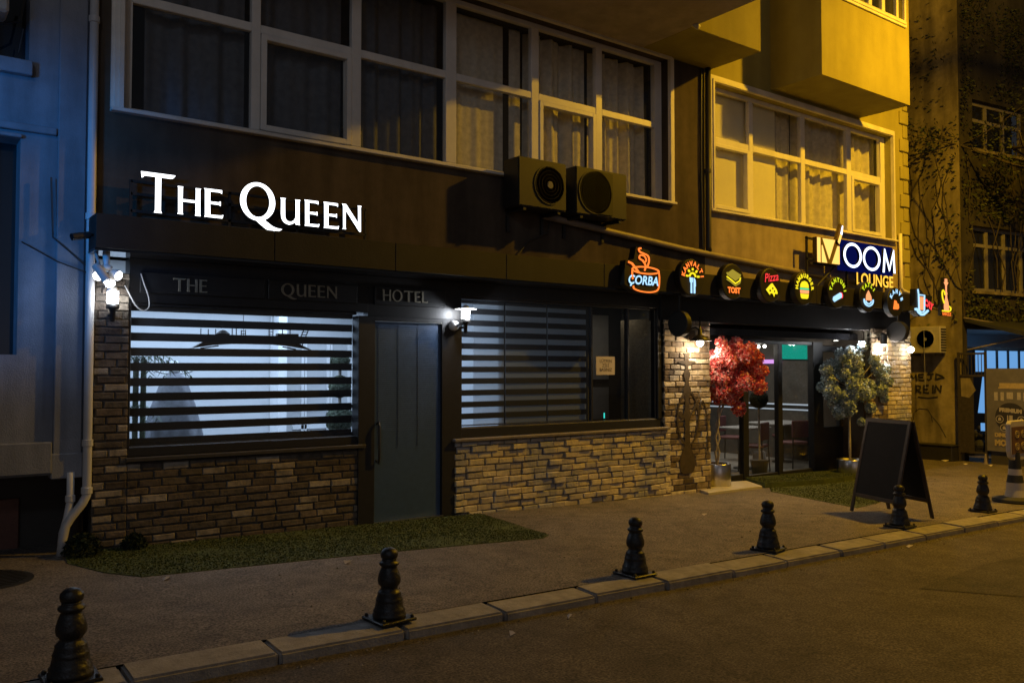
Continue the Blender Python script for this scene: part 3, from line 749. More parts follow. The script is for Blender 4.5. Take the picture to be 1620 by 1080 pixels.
def wall_place(x, y, z, sx=1, sz=1, shear=0, rot=0, face='y'):
    """local x -> along the wall, local y -> up, local z -> out of the wall towards the street"""
    A = Matrix(((sx, 0, 0, 0), (0, sz, 0, 0), (0, 0, 1, 0), (0, 0, 0, 1)))
    S = Matrix(((1, shear, 0, 0), (0, 1, 0, 0), (0, 0, 1, 0), (0, 0, 0, 1)))
    Rz = Matrix.Rotation(rot, 4, 'Z')
    up = Matrix(((1,0,0,0),(0,0,-1,0),(0,1,0,0),(0,0,0,1)))
    if face == 'x':      # faces -X: local x runs towards -Y
        up = Matrix(((0,0,-1,0),(-1,0,0,0),(0,1,0,0),(0,0,0,1)))
    return Matrix.Translation((x, y, z)) @ up @ Rz @ S @ A
def text(name, s, size, m, parent, place, ext=.004, align='CENTER', bold=0):
    cu = bpy.data.curves.new(name, 'FONT'); cu.body = s; cu.size = size; cu.extrude = ext; cu.align_x = align; cu.offset = bold
    cu.resolution_u = 4
    return _conv(cu, name, m, parent, place)
def ell(cx, cy, rx, ry, n=40):
    return [(cx+rx*math.cos(2*PI*k/n), cy+ry*math.sin(2*PI*k/n)) for k in range(n)]
# flared serif capitals, unit cap height
def flare(pts): return pts
GL = {
 'T': (.92, [[(0,1.0),(.02,.84),(.06,.86),(.09,.90),(.39,.90),(.39,.06),(.36,.0),(.58,.0),(.55,.06),(.55,.90),(.82,.90),(.88,.92),(.94,.985),(.93,1.0)]]),
 'H': (.80, [[(0,1),(.02,.95),(.03,.05),(.0,0),(.20,0),(.18,.05),(.175,.46),(.62,.46),(.615,.05),(.60,0),(.80,0),(.78,.05),(.77,.95),(.80,1),(.61,1),(.62,.95),(.62,.55),(.175,.55),(.18,.95),(.19,1)]]),
 'E': (.62, [[(0,1),(.03,.95),(.04,.05),(.02,0),(.60,0),(.63,.13),(.56,.10),(.21,.09),(.20,.47),(.48,.47),(.54,.43),(.54,.60),(.48,.56),(.20,.56),(.20,.91),(.50,.91),(.58,.87),(.58,1)]]),
 'N': (.86, [[(0,1),(.05,.93),(.06,.05),(.03,0),(.19,0),(.165,.05),(.16,.76),(.76,-.04),(.83,-.04),(.82,.95),(.86,1),(.68,1),(.70,.95),(.71,.30),(.18,1)]]),
 'U': (.78, [[(0,1),(.03,.95),(.03,.36),(.05,.20),(.12,.07),(.22,.0),(.34,-.03),(.46,.01),(.57,.10),(.58,.03),(.60,0),(.76,0),(.74,.06),(.735,.95),(.77,1),(.56,1),(.585,.95),(.585,.28),(.52,.16),(.42,.10),(.32,.10),(.23,.16),(.19,.26),(.18,.95),(.21,1)]]),
 'L': (.60, [[(0,1),(.04,.95),(.04,.05),(0,0),(.58,0),(.62,.18),(.55,.10),(.20,.09),(.20,.95),(.23,1)]]),
}
def glyph(ch, n=44):
    if ch in GL: return GL[ch]
    if ch == 'O': return (1.0, [ell(.48,.5,.48,.53,n), ell(.48,.5,.33,.44,n)])
    if ch == 'Q':
        tail = [(.36,.035),(.52,-.10),(.70,-.235),(.88,-.30),(1.06,-.27),(1.16,-.20),(1.02,-.185),(.90,-.15),(.72,-.03),(.62,.06)]
        return (1.02, [ell(.48,.5,.48,.53,n), ell(.48,.5,.32,.43,n), ('tail', tail)])
def word(s, x, y, z, size, m, parent, ext=.01, squash=1, gap=.08, caps=None, name='letter', one=False):
    """each letter is a mesh of its own; caps: size of the following letters"""
    for i, ch in enumerate(s):
        if ch == ' ': x += size*.35; continue
        h = size if (caps is None or i == 0) else size*caps
        w, spl = glyph(ch)
        o = curve_mesh(name, [q for q in spl if q[0] != 'tail'], ext, m, parent, wall_place(x, y, z, h*squash, h))
        for q in spl:
            if q[0] == 'tail': curve_mesh('letter_tail', [q[1]], ext, m, o, wall_place(x, y-.002, z, h*squash, h))
        x += (w+gap)*h*squash
    return x

# main glowing sign
t = thing('shop_sign', 'large glowing white serif name sign on thin rails above the left window', 'sign', (2.9, -.1, 2.9))
SY = -.13; M_rail = M_dkm
mb = MB()
for zz in (2.98, 3.13, 3.24): mb.box(1.76, 4.02, SY+.03, SY+.05, zz-.012, zz+.012)
for xx in (1.76, 2.62, 3.28, 4.02): mb.box(xx-.012, xx+.012, SY+.03, SY+.05, 2.885, 3.25)
mb.build('rails', M_rail, t)
E_side = emit('white_letter_glow', (.75,.85,1), .5)
def letters_at(lst, z0, m, par):
    for ch, x0, x1, zb, zt in lst:
        w, spl = glyph(ch); h = zt-zb
        xs_ = [q[0] for s_ in spl if s_[0] != 'tail' for q in s_]
        sx = (x1-x0)/(max(xs_)-min(xs_))
        o = curve_mesh('letter', [q for q in spl if q[0] != 'tail'], .018, m, par, wall_place(x0, SY, zb, sx, h))
        for q in spl:
            if q[0] == 'tail': curve_mesh('letter_tail', [q[1]], .018, m, o, wall_place(x0, SY-.002, zb, sx, h))
def X(v): return v*(8+SY)/7.9
letters_at([('T',X(1.835),X(2.125),2.975,3.325),('H',X(2.145),X(2.352),2.985,3.235),('E',X(2.378),X(2.556),2.985,3.245),
            ('Q',X(2.71),X(3.050),3.010,3.352),('U',X(3.10),X(3.305),3.0,3.245),('E',X(3.345),X(3.505),3.0,3.255),('E',X(3.545),X(3.715),3.0,3.258),('N',X(3.745),X(3.965),3.008,3.262)], 0, E_white, t)

# three small panels with dull metal letters under the soffit
def panel(x0, x1, z0, z1, wd, lx, lw, lh, lz, label):
    t = thing('letter_panel', label, 'sign', ((x0+x1)/2, -.02, z0), 'black letter panels under the soffit')
    mb = MB(); mb.box(x0, x1, -.045, -.013, z0, z1); mb.build('board', M_black, t, bevel=.004)
    tot = sum(glyph(c)[0]+.10 for c in wd)*lh; sq = lw/tot
    x = lx
    for ch in wd:
        w, spl = glyph(ch)
        o = curve_mesh('letter', [q for q in spl if q[0] != 'tail'], .005, M_brass, t, wall_place(x, -.052, lz, lh*sq, lh))
        for q in spl:
            if q[0] == 'tail': curve_mesh('letter_tail', [q[1]], .005, M_brass, o, wall_place(x, -.054, lz, lh*sq, lh))
        x += (w+.10)*lh*sq
panel(1.86, 2.98, 2.275, 2.46, 'THE', 2.135, .315, .118, 2.302, 'dark panel with the dim three letter word over the left window')
panel(3.02, 3.96, 2.275, 2.46, 'QUEEN', 3.145, .60, .118, 2.315, 'dark panel with the dim five letter word starting with Q')
panel(4.16, 5.03, 2.275, 2.46, 'HOTEL', 4.245, .56, .118, 2.318, 'dark panel reading HOTEL above the grey door')

# amber and blue name sign over the lounge
t = thing('shop_sign', 'amber and blue glowing lounge name sign on a metal stand on the fascia', 'sign', (12.8, -.25, 2.885))
YB = -.25
mb = MB()
mb.box(11.53, 11.56, YB+.06, YB+.09, 2.885, 3.66); mb.box(11.53, 11.72, YB+.06, YB+.09, 3.30, 3.33); mb.box(11.53, 11.72, YB+.06, YB+.09, 3.62, 3.65)
mb.box(12.62, 12.65, YB+.06, YB+.09, 2.885, 3.24); mb.box(13.80, 13.83, YB+.06, YB+.09, 2.885, 3.64)
mb.tube([(11.9,YB+.16,2.90),(12.3,YB+.08,3.25)], .016, 6)
mb.box(11.6, 13.83, YB+.06, YB+.085, 3.235, 3.26); mb.box(12.3, 13.83, YB+.06, YB+.085, 3.60, 3.62)
mb.build('stand', M_dkm, t)
mb = MB(); mb.box(11.70, 12.315, YB, YB+.075, 3.262, 3.66); mb.prism([(12.20,3.60),(12.30,3.57),(12.42,3.90),(12.36,3.93)], YB+.0, YB+.05)
M_boxd = mat('dark_gold_box', (.16,.11,.03), .5, .1)
mb.build('logo_box', M_boxd, t)
F = YB-.006
mb = MB()
mb.prism([(11.71,3.27),(11.79,3.265),(11.79,3.655),(11.71,3.655)], F, YB)
mb.prism([(11.83,3.27),(11.97,3.27),(11.845,3.54),(11.83,3.54)], F, YB)
mb.prism([(11.855,3.65),(12.19,3.65),(12.03,3.335)], F, YB)
mb.prism([(12.10,3.27),(12.31,3.27),(12.31,3.56),(12.26,3.56)], F, YB)
mb.prism([(12.27,3.63),(12.315,3.60),(12.385,3.74),(12.34,3.76)], F, YB)
mb.build('amber_logo', E_yel, t)
mb = MB(); mb.prism([(12.35,3.77),(12.395,3.75),(12.42,3.90),(12.40,3.90)], F, YB); mb.build('straw_tip', E_bluew, t)
def oring(cx, rx, z0, z1):
    spl = [ell(cx, (z0+z1)/2, rx, (z1-z0)/2, 48), ell(cx, (z0+z1)/2, rx-.062, (z1-z0)/2-.045, 48)]
    o = curve_mesh('letter', spl, .02, E_bluew, t, wall_place(0, YB, 0))
oring(12.66, .265, 3.24, 3.645); oring(13.22, .265, 3.23, 3.635)
mm = [(13.55,3.228),(13.605,3.635),(13.635,3.635),(13.765,3.34),(13.895,3.635),(13.92,3.635),(13.955,3.235),(13.895,3.235),(13.875,3.50),(13.777,3.26),(13.752,3.26),(13.645,3.49),(13.61,3.228)]
o = curve_mesh('letter', [mm], .02, E_bluew, t, wall_place(0, YB, 0))
mb = MB(); mb.box(12.34, 13.99, YB+.046, YB+.056, 3.19, 3.69); mb.build('blue_spill_panel', emit('blue_spill_glow', (.03,.06,.95), .06), t)  # added glowing sheet in place of the letters' blue halo and spill
text('letter_row', 'LOUNGE', .275, E_amber, t, wall_place(13.33, YB+.0, 2.985, 1.02, 1), .012, bold=.005)

# ------------------------------------------------------------------ round and shaped neon signs
def neon_round(cx, cz, label):
    t = thing('neon_sign', label, 'neon sign', (cx, -.42, cz), 'neon food signs on the fascia')
    mb = MB(); r = .245
    mb.lathe([(r-.012,-.055),(r,-.045),(r,.04),(r-.01,.05)], (cx, -.42, cz), 40, 'y'); mb.build('disc', M_box, t)
    return t
NF = -.482
def shape(t, name, pts, m, cx, cz, k=0):
    mb = MB(); mb.prism([(cx+x, cz+z) for x, z in pts], NF-.004-.002*k, NF+.006); return mb.build(name, m, t)
def line(t, name, path, r, m, cx, cz, k=0):
    mb = MB(); mb.tube([(cx+x, NF-.004*k, cz+z) for x, z in path], r, 6); return mb.build(name, m, t)
def arc_text(t, s, rad, a0, a1, size, m, cx, cz, bold=.005):
    root = None
    n = len(s)
    for i, ch in enumerate(s):
        a = a0+(a1-a0)*(i/(n-1) if n > 1 else .5)
        o = text('letter', ch, size, m, t, wall_place(cx+rad*math.cos(a), NF, cz+rad*math.sin(a), 1.0, 1, rot=a-PI/2), .003, bold=bold)
def bez(pts, n=10):
    P = [Vector((*p, 0)) for p in pts]; out = []
    for i in range(len(P)-1):
        p0 = P[max(i-1,0)]; p1 = P[i]; p2 = P[i+1]; p3 = P[min(i+2, len(P)-1)]
        for k in range(n):
            u = k/n
            q = .5*((2*p1)+(p2-p0)*u+(2*p0-5*p1+4*p2-p3)*u*u+(3*p1-p0-3*p2+p3)*u**3); out.append((q.x, q.y))
    out.append((P[-1].x, P[-1].y)); return out

# 1 soup bowl
cx, cz = 7.70, 2.76
t = thing('neon_sign', 'orange neon soup pot sign with steam and pale blue word', 'neon sign', (cx, -.42, cz), 'neon food signs on the fascia')
mb = MB(); mb.prism([(cx-.36,cz-.12),(cx-.2,cz-.2),(cx+.2,cz-.22),(cx+.28,cz-.15),(cx+.29,cz+.10),(cx+.08,cz+.16),(cx+.08,cz+.33),(cx-.16,cz+.36),(cx-.2,cz+.2),(cx-.34,cz+.18),(cx-.36,cz+.05)], -.475, -.375); mb.build('backing', M_box, t)
line(t, 'pot_outline', ell(0,.075,.235,.042,30)+[(.235,.075)], .011, E_or, cx, cz)
line(t, 'pot_outline', bez([(-.235,.06),(-.235,.0),(-.225,-.05)])[:-1]+[(-.225,-.05)], .012, E_or, cx, cz)
line(t, 'pot_outline', bez([(.235,.07),(.245,-.02),(.22,-.15),(.10,-.192),(-.08,-.192),(-.20,-.165),(-.215,-.13)]), .0105, E_or, cx, cz)
line(t, 'spoon', [(-.30,.16),(-.24,.145),(-.12,.04)], .014, E_or, cx, cz)
line(t, 'steam', bez([(-.02,.07),(.0,.13),(-.05,.19),(-.11,.22),(-.09,.26),(-.02,.25),(.01,.20),(-.03,.175),(-.05,.20)]), .011, E_or, cx, cz)
line(t, 'steam', bez([(.03,.12),(.06,.20),(.04,.26),(-.04,.285),(-.10,.30),(-.12,.335),(-.08,.345)]), .011, E_or, cx, cz)
text('lettering', 'ÇORBA', .155, E_ice, t, wall_place(cx-.05, NF, cz-.105, 1.02, 1, shear=.2), .004, bold=.004)

# 2 breakfast
cx, cz = 8.57, 2.80
t = neon_round(cx, cz, 'round neon sign with orange arc word, yellow sun, fork and knife')
arc_text(t, 'KAHVALTI', .155, R(168), R(8), .085, E_or, cx, cz)
mb = MB()
for q in ring(0, .01, .068, .062, .024, 16, 0, PI): mb.prism([(cx+a, cz+b) for a, b in q], NF-.004, NF+.006)
mb.build('sun', E_ylw, t)
for a in (5, 48, 90, 132, 175):
    a = R(a); line(t, 'sun_ray', [(.09*math.cos(a), .01+.085*math.sin(a)), (.125*math.cos(a), .01+.115*math.sin(a))], .014, E_ylw, cx, cz)
shape(t, 'fork', [(-.055,0),(-.05,-.055),(-.035,-.07),(-.037,-.205),(-.012,-.205),(-.014,-.07),(0,-.055),(.002,0)], E_ice, cx, cz)
shape(t, 'knife', [(.025,0),(.05,-.03),(.055,-.11),(.045,-.12),(.045,-.205),(.022,-.205),(.022,-.02)], E_ice, cx, cz, 1)
# 3 toast
cx, cz = 9.40, 2.80
t = neon_round(cx, cz, 'round neon sign with olive toast sandwich above an orange word')
text('lettering', 'TOST', .105, E_or, t, wall_place(cx+.005, NF, cz-.155), .004, bold=.006)
shape(t, 'bread_top', [(-.14,.10),(-.02,.165),(.13,.11),(.145,.07),(.05,.02),(.0,.03),(-.13,.085)], E_olv, cx, cz)
for dz, m in ((.045,E_olv), (.0,E_ylw), (-.03,E_olv)):
    line(t, 'filling', [(-.14,.06+dz*1.2),(-.05,.02+dz),(.04,-.025+dz),(.13,.02+dz*1.1),(.148,.06+dz)], .010, m, cx, cz)
# 4 pizza
cx, cz = 10.23, 2.795
t = neon_round(cx, cz, 'round neon sign with red script word over a yellow slice')
text('lettering', 'Pizza', .165, E_red, t, wall_place(cx+.005, NF, cz+.06, 1, 1.05, shear=.25, rot=R(8)), .004, bold=.001)
spl = [[(-.13,-.065),(-.02,.02),(.02,.035),(.12,-.05),(.145,-.10),(.13,-.12),(.08,-.115),(.06,-.165),(.03,-.12),(-.02,-.11),(-.04,-.14),(-.08,-.105)], ell(.03,-.04,.018,.015,10), ell(-.03,-.075,.022,.014,10), ell(.07,-.08,.016,.014,10)]
curve_mesh('slice', spl, .005, E_ylw, t, wall_place(cx, NF, cz))
# 5 burger
cx, cz = 11.03, 2.795
t = neon_round(cx, cz, 'round neon sign with yellow arc word above a burger')
arc_text(t, 'HAMBURGER', .165, R(176), R(4), .082, E_ylw, cx, cz)
shape(t, 'bun', [(-.10,.015),(-.095,.06),(-.06,.10),(0,.115),(.06,.10),(.095,.06),(.10,.015)], E_ylw, cx, cz)
shape(t, 'salad', [(-.105,-.015),(.105,-.015),(.105,.008),(-.105,.008)], E_grn, cx, cz)
shape(t, 'patty', [(-.10,-.07),(.10,-.07),(.105,-.022),(-.105,-.022)], E_peach, cx, cz)
shape(t, 'bun', [(-.10,-.078),(.10,-.078),(.085,-.135),(.06,-.15),(-.06,-.15),(-.085,-.135)], E_ylw, cx, cz)
# 6 wrap
cx, cz = 11.89, 2.785
t = neon_round(cx, cz, 'round neon sign with lime arc word above a pale wrap roll')
arc_text(t, 'TANTUNI', .165, R(165), R(10), .085, E_lime, cx, cz, .006)
shape(t, 'wrap', [(-.12,-.075),(.06,.0),(.10,-.01),(.11,-.06),(.08,-.085),(-.02,-.12),(-.09,-.15),(-.13,-.12)], E_ice, cx, cz)
shape(t, 'filling', [(.065,.005),(.11,.0),(.135,-.04),(.12,-.085),(.09,-.08),(.115,-.05),(.10,-.012)], E_red, cx, cz, 1)
# 7 dessert
cx, cz = 12.75, 2.76
t = neon_round(cx, cz, 'round neon sign with lime arc word and orange dessert on a pale plate')
arc_text(t, 'TATLI', .165, R(140), R(38), .090, E_lime, cx, cz, .006)
shape(t, 'cake', [(-.075,-.055),(-.06,.03),(.0,.105),(.075,.01),(.085,-.055)], E_peach, cx, cz)
line(t, 'plate', [(.13*math.cos(R(a)), -.06+.085*math.sin(R(a))) for a in range(165, 376, 10)], .013, E_ice, cx, cz)
line(t, 'plate', [(.08*math.cos(R(a)), -.06+.05*math.sin(R(a))) for a in range(185, 356, 12)], .011, E_ice, cx, cz)
# 8 coffee
cx, cz = 13.58, 2.715
t = neon_round(cx, cz, 'round neon sign with pale blue arc word and small orange pot')
arc_text(t, 'KAHVE', .150, R(150), R(20), .090, E_ice, cx, cz, .007)
shape(t, 'pot', [(-.085,-.12),(-.06,-.03),(-.045,.03),(.005,.02),(.03,-.02),(.075,-.03),(.085,-.09),(.05,-.12)], E_or, cx, cz)
# 9 tea glass
cx, cz = 14.42, 2.735
t = thing('neon_sign', 'pale blue neon tea glass sign with red letters beside it', 'neon sign', (cx, -.42, cz), 'neon food signs on the fascia')
mb = MB(); mb.prism([(cx-.27,cz-.14),(cx-.1,cz-.23),(cx+.1,cz-.22),(cx+.3,cz-.08),(cx+.36,cz+.14),(cx+.08,cz+.16),(cx-.05,cz+.25),(cx-.2,cz+.24),(cx-.2,cz-.05)], -.475, -.375); mb.build('backing', M_box, t)
shape(t, 'tea', [(-.085,-.115),(.035,-.115),(.045,.11),(-.09,.11)], E_peach, cx, cz)
line(t, 'glass_outline', [(-.12,.14),(-.115,-.12),(-.06,-.15),(.02,-.15),(.065,-.12),(.075,.14),(-.12,.14),(-.14,.235)], .014, E_ice, cx, cz, 1)
line(t, 'saucer', [(-.24,-.115),(-.19,-.105),(-.13,-.16),(-.04,-.195),(.05,-.19),(.13,-.15),(.19,-.12)], .022, E_ice, cx, cz)
text('lettering', 'ÇAY', .15, E_red, t, wall_place(cx+.20, NF, cz-.06, .95, 1, rot=R(-18)), .004, bold=.012)
# 10 waterpipe
cx, cz = 15.27, 2.87
t = thing('neon_sign', 'orange neon waterpipe sign with yellow hose at the fascia end', 'neon sign', (cx, -.42, cz), 'neon food signs on the fascia')
mb = MB(); mb.prism([(cx-.2,cz-.32),(cx+.17,cz-.32),(cx+.17,cz-.14),(cx+.07,cz+.02),(cx+.1,cz+.35),(cx-.09,cz+.36),(cx-.11,cz+.2),(cx-.2,cz+.12)], -.475, -.425)
mb.box(14.90, cx, -.425, -.395, 2.70, 2.74); mb.build('backing', M_box, t)
shape(t, 'waterpipe', [(-.085,-.225),(-.09,-.15),(-.075,-.08),(-.035,-.0),(-.03,.05),(-.04,.08),(-.025,.11),(-.03,.22),(-.08,.275),(-.05,.28),(-.045,.34),(.03,.34),(.035,.28),(.07,.275),(.015,.22),(.01,.11),(.03,.08),(.015,.05),(.02,.0),(.06,-.08),(.075,-.15),(.07,-.225)], E_peach, cx, cz)
line(t, 'hose', bez([(-.09,-.10),(-.14,-.02),(-.16,.07),(-.13,.13),(-.08,.10),(-.06,.05)]), .013, E_ylw, cx, cz, 1)
line(t, 'hose', bez([(-.16,-.235),(.06,-.235),(.13,-.21),(.13,-.17),(.08,-.15)]), .014, E_ylw, cx, cz, 1)
text('lettering', 'NARGİLE', .085, E_or, t, wall_place(cx-.01, NF, cz-.315, .88, 1), .004, bold=.002)

exec_tail = True

# ------------------------------------------------------------------ lamps
def lamp_light(name, loc, energy, col, r=.03, parent=None):
    l = bpy.data.lights.new(name, 'POINT'); l.energy = energy; l.color = col; l.shadow_soft_size = r
    o = bpy.data.objects.new(name, l); COL.objects.link(o)
    if parent: o.parent = parent; o.location = Vector(loc)-wloc(parent)
    else: o.location = loc
    return o
def area_light(name, loc, rot, sx, sy, energy, col):
    l = bpy.data.lights.new(name, 'AREA'); l.shape = 'RECTANGLE'; l.size = sx; l.size_y = sy; l.energy = energy; l.color = col
    o = bpy.data.objects.new(name, l); COL.objects.link(o); o.location = loc; o.rotation_euler = rot
    return o
COOL = (.86, .92, 1); WARM = (1, .78, .52)
def lantern(label, x, y, z, en, flip=False):
    t = thing('wall_lantern', label, 'wall lamp', (x, y, z-.12), None)
    mb = MB(); mb.lathe([(.042,-.055),(.045,-.05),(.045,.04),(.042,.045)], (x,y,z), 20); mb.build('lamp_glass', E_lamp, t, smooth=False)
    mb = MB(); mb.lathe([(.05,.045),(.05,.055),(.035,.08),(.01,.10)], (x,y,z), 20); mb.build('cap', M_wtrim, t, smooth=True)
    mb = MB(); mb.lathe([(.012,-.21),(.02,-.20),(.024,-.11),(.052,-.10),(.052,-.058),(.03,-.056)], (x,y,z), 20)
    mb.tube([(x,y,z-.15),(x,-.015,z-.15)], .014, 8); mb.build('bracket', M_dkm, t, smooth=True)
    mb = MB()
    for k in range(3): mb.lathe([(.048,-.028+k*.026),(.051,-.025+k*.026),(.048,-.022+k*.026)], (x,y,z), 20)
    mb.build('guard_rings', M_wtrim, t)
    lamp_light('lantern_light', (x, y-.075, z+.0), en, COOL, .04, t)
    return t
lantern('bright white lantern on the brick pier at the left end', 1.615, -.15, 2.215, 4.5)
tL = lantern('bright white lantern with flat round rim between the door and dark window', 5.235, -.13, 2.215, 16.0)
mb = MB(); mb.lathe([(.02,.046),(.125,.05),(.125,.056),(.02,.058)], (5.235,-.13,2.215), 28); mb.build('rim', M_wtrim, tL)

def flood(label, base, heads, en):
    t = thing('flood_lamp', label, 'flood lamp', base)
    mb = MB(); mb.tube([(base[0],base[1],2.578),(base[0],base[1],2.43)], [.03,.022], 10); mb.lathe([(.045,0),(.05,.01),(.05,.03),(.02,.045)], (base[0],base[1],2.44), 16)
    mb.build('stem', M_wtrim, t, smooth=True)
    for c, d in heads:
        mb = MB(); v = Vector(d).normalized(); c = Vector(c)
        mb.tube([c-v*.07, c-v*.045, c+v*.0, c+v*.028], [.02,.032,.045,.043], 16)
        h = mb.build('lamp_head', M_wtrim, t, smooth=False)
        mb = MB(); mb.tube([c+v*.0285, c+v*.033], [.040,.034], 16); mb.build('lens', emit('flood_lens', (.9,.93,1), 7), h)
    lamp_light('flood_light', (base[0], base[1]-.1, 2.36), en, COOL, .05, t)
    return t
flood('cluster of white flood lamp heads hanging under the left fascia end', (1.55, -.20, 2.37),
      [((1.485,-.23,2.385), (-.25,-1,-.25)), ((1.625,-.22,2.40), (.55,-.8,-.35)), ((1.57,-.24,2.335), (.1,-.8,-.8))], .25)
# sconces and pendants at the lounge
def cone_lamp(label, x, y, z, en, wall=None):
    t = thing('cone_lamp', label, 'lamp', (x, y, z))
    mb = MB(); mb.lathe([(.148,0),(.15,.004),(.06,.075),(.03,.085),(.028,.16),(.012,.17),(.010,.34)], (x,y,z), 28); mb.build('shade', M_dkm, t, smooth=True)
    mb = MB(); mb.ball((x,y,z-.025), .048, 10); mb.build('bulb', E_bulb, t, smooth=True)
    if wall is not None:
        mb = MB(); mb.tube([(x,y,z+.15),(x,(y+wall)/2,z+.19),(x,wall,z+.17)], .012, 8); mb.build('arm', M_dkm, t)
    lamp_light('cone_lamp_light', (x, y, z-.085), en, WARM, .04, t)
cone_lamp('black cone shade lamp with a bare bulb on the mural pillar', 9.02, -.21, 1.985, 20, -.04)
def tube_sconce(label, x, y, z, en, col=WARM):
    t = thing('wall_sconce', label, 'wall lamp', (x, y, z))
    mb = MB(); mb.lathe([(.05,0),(.055,.01),(.055,.17),(.03,.2)], (x,y,z), 18); mb.box(x-.03, x+.03, y, -.03, z+.06, z+.12); mb.build('housing', M_dkm, t, smooth=False)
    mb = MB(); mb.lathe([(.03,-.02),(.045,-.012),(.045,-.001)], (x,y,z), 16); mb.build('lens', E_bulb, t)
    lamp_light('sconce_light', (x, y, z-.08), en, col, .04, t)
tube_sconce('dark cylinder sconce lighting the right brick pillar above the pale tree', 13.80, -.13, 2.02, 20, (1,.85,.72))
t = thing('wall_sconce', 'slim glowing wall light on the inner edge of the mural pillar', 'wall lamp', (9.45, .1, 1.8))
mb = MB(); mb.box(9.431, 9.46, .06, .12, 1.70, 1.95); mb.build('housing', M_dkm, t)
mb = MB(); mb.box(9.461, 9.475, .065, .115, 1.715, 1.935); mb.build('lens', emit('strip_lens', (1,.93,.84), 8), t)
lamp_light('sconce_light', (9.56, -.02, 1.83), 12, (1,.85,.7), .04, t)
t = thing('globe_lamp', 'small bare globe bulb on the last brick pillar before the side street', 'lamp', (14.62, -.16, 1.94))
mb = MB(); mb.ball((14.62,-.16,1.945), .055, 10); mb.build('bulb', E_bulb, t, smooth=True)
mb = MB(); mb.tube([(14.62,-.16,2.0),(14.62,-.16,2.06),(14.62,-.03,2.10)], .016, 8); mb.build('arm', M_dkm, t)
lamp_light('globe_light', (14.62, -.23, 1.90), 2.2, (1,.82,.6), .05, t)
t = thing('ceiling_spot', 'small recessed spot lighting the right end of the entrance soffit', 'spot lamp', (13.1, .3, 2.09))
mb = MB(); mb.lathe([(.05,-.012),(.055,-.002)], (13.1,.33,2.10), 18); mb.build('trim_ring', M_dkm, t)
mb = MB(); mb.lathe([(.03,-.016),(.035,-.0125)], (13.1,.33,2.10), 16); mb.build('lens', emit('spot_lens', (1,.94,.85), 12), t)
lamp_light('spot_light', (13.1, -.12, 2.05), 11, (.95,.97,1), .03, t)
# hanging round blank signs (dark discs)
def disc_sign(label, x, z, y=-.30, r=.21):
    t = thing('hanging_disc', label, 'hanging sign', (x, y, z))
    mb = MB(); mb.lathe([(r-.015,-.05),(r,-.04),(r,.04),(r-.015,.05)], (x,y,z), 36, 'x'); mb.build('disc', M_box, t)
    mb = MB(); mb.box(x-.012, x+.012, y-.012, y+.012, z+r-.01, 2.578); mb.build('hanger', M_dkm, t)
disc_sign('dark round hanging sign in front of the mural pillar top', 8.52, 2.20, -.30, .17)
disc_sign('dark round hanging sign below the fascia at the last brick pillar', 13.95, 2.24, -.30, .18)

# cameras
def bullet_cam(label, x, y, z, d, m, r=.035, L=.16, mount=None):
    t = thing('security_camera', label, 'camera', (x, y, z)); v = Vector(d).normalized(); c = Vector((x,y,z))
    mb = MB(); mb.tube([c-v*L*.5, c+v*L*.5], r, 16); mb.build('housing', m, t, smooth=False)
    mb = MB(); mb.tube([c+v*L*.5, c+v*(L*.5+.004)], r*.7, 14); mb.build('lens', M_gloss, t)
    if mount: mb = MB(); mb.tube([c, Vector(mount)], .012, 8); mb.build('arm', m, t)
bullet_cam('small white tipped camera pointing left from the fascia end', 1.33, -.32, 2.69, (-1,-.35,-.25), M_dkm, .03, .15, (1.44,-.25,2.72))
bullet_cam('ribbed grey bullet camera pointing down under the left fascia end', 1.50, -.28, 2.40, (.5,-.5,-.9), M_pipe, .036, .17, (1.46,-.2,2.60))
t = thing('security_camera', 'white dome camera on the post right of the grey door', 'camera', (5.13, -.08, 2.08))
mb = MB(); mb.lathe([(.055,.0),(.058,-.03),(.05,-.06),(.03,-.085),(.01,-.09)], (5.13,-.03,2.085), 20, 'y'); mb.build('housing', M_wtrim, t, smooth=True)
mb = MB(); mb.lathe([(.022,-.0905),(.02,-.098)], (5.14,-.03,2.085), 14, 'y'); mb.build('lens', M_gloss, t)
# hanging cable loop
mb = MB(); mb.tube([(p[0]+.0,-.06,p[1]) for p in bez([(1.86,2.44),(1.885,2.36),(1.925,2.24),(1.93,2.15),(1.88,2.115),(1.82,2.16),(1.765,2.26),(1.73,2.33)])], .0065, 6)
tag(mb.build('cable', M_wire, loc=(1.86,-.06,2.2)), 'thin white cable loop hanging over the top left window corner', 'cable')

mb = MB(); mb.tube([(6.55,-.03,3.45),(6.5,-.02,3.25),(6.2,-.02,3.12),(6.0,-.03,2.90)], .008, 6)
tag(mb.build('cable', M_pipek, loc=(6.3,-.03,3.2)), 'dark cable running from the paired outdoor units down to the fascia', 'cable')
mb = MB(); mb.tube([(9.30,-.03,5.86),(9.28,-.03,4.6),(9.30,-.03,3.3)], .010, 6)
tag(mb.build('cable', M_pipek, loc=(9.28,-.03,4.6)), 'black cable fixed just left of the dark drainpipe', 'cable')
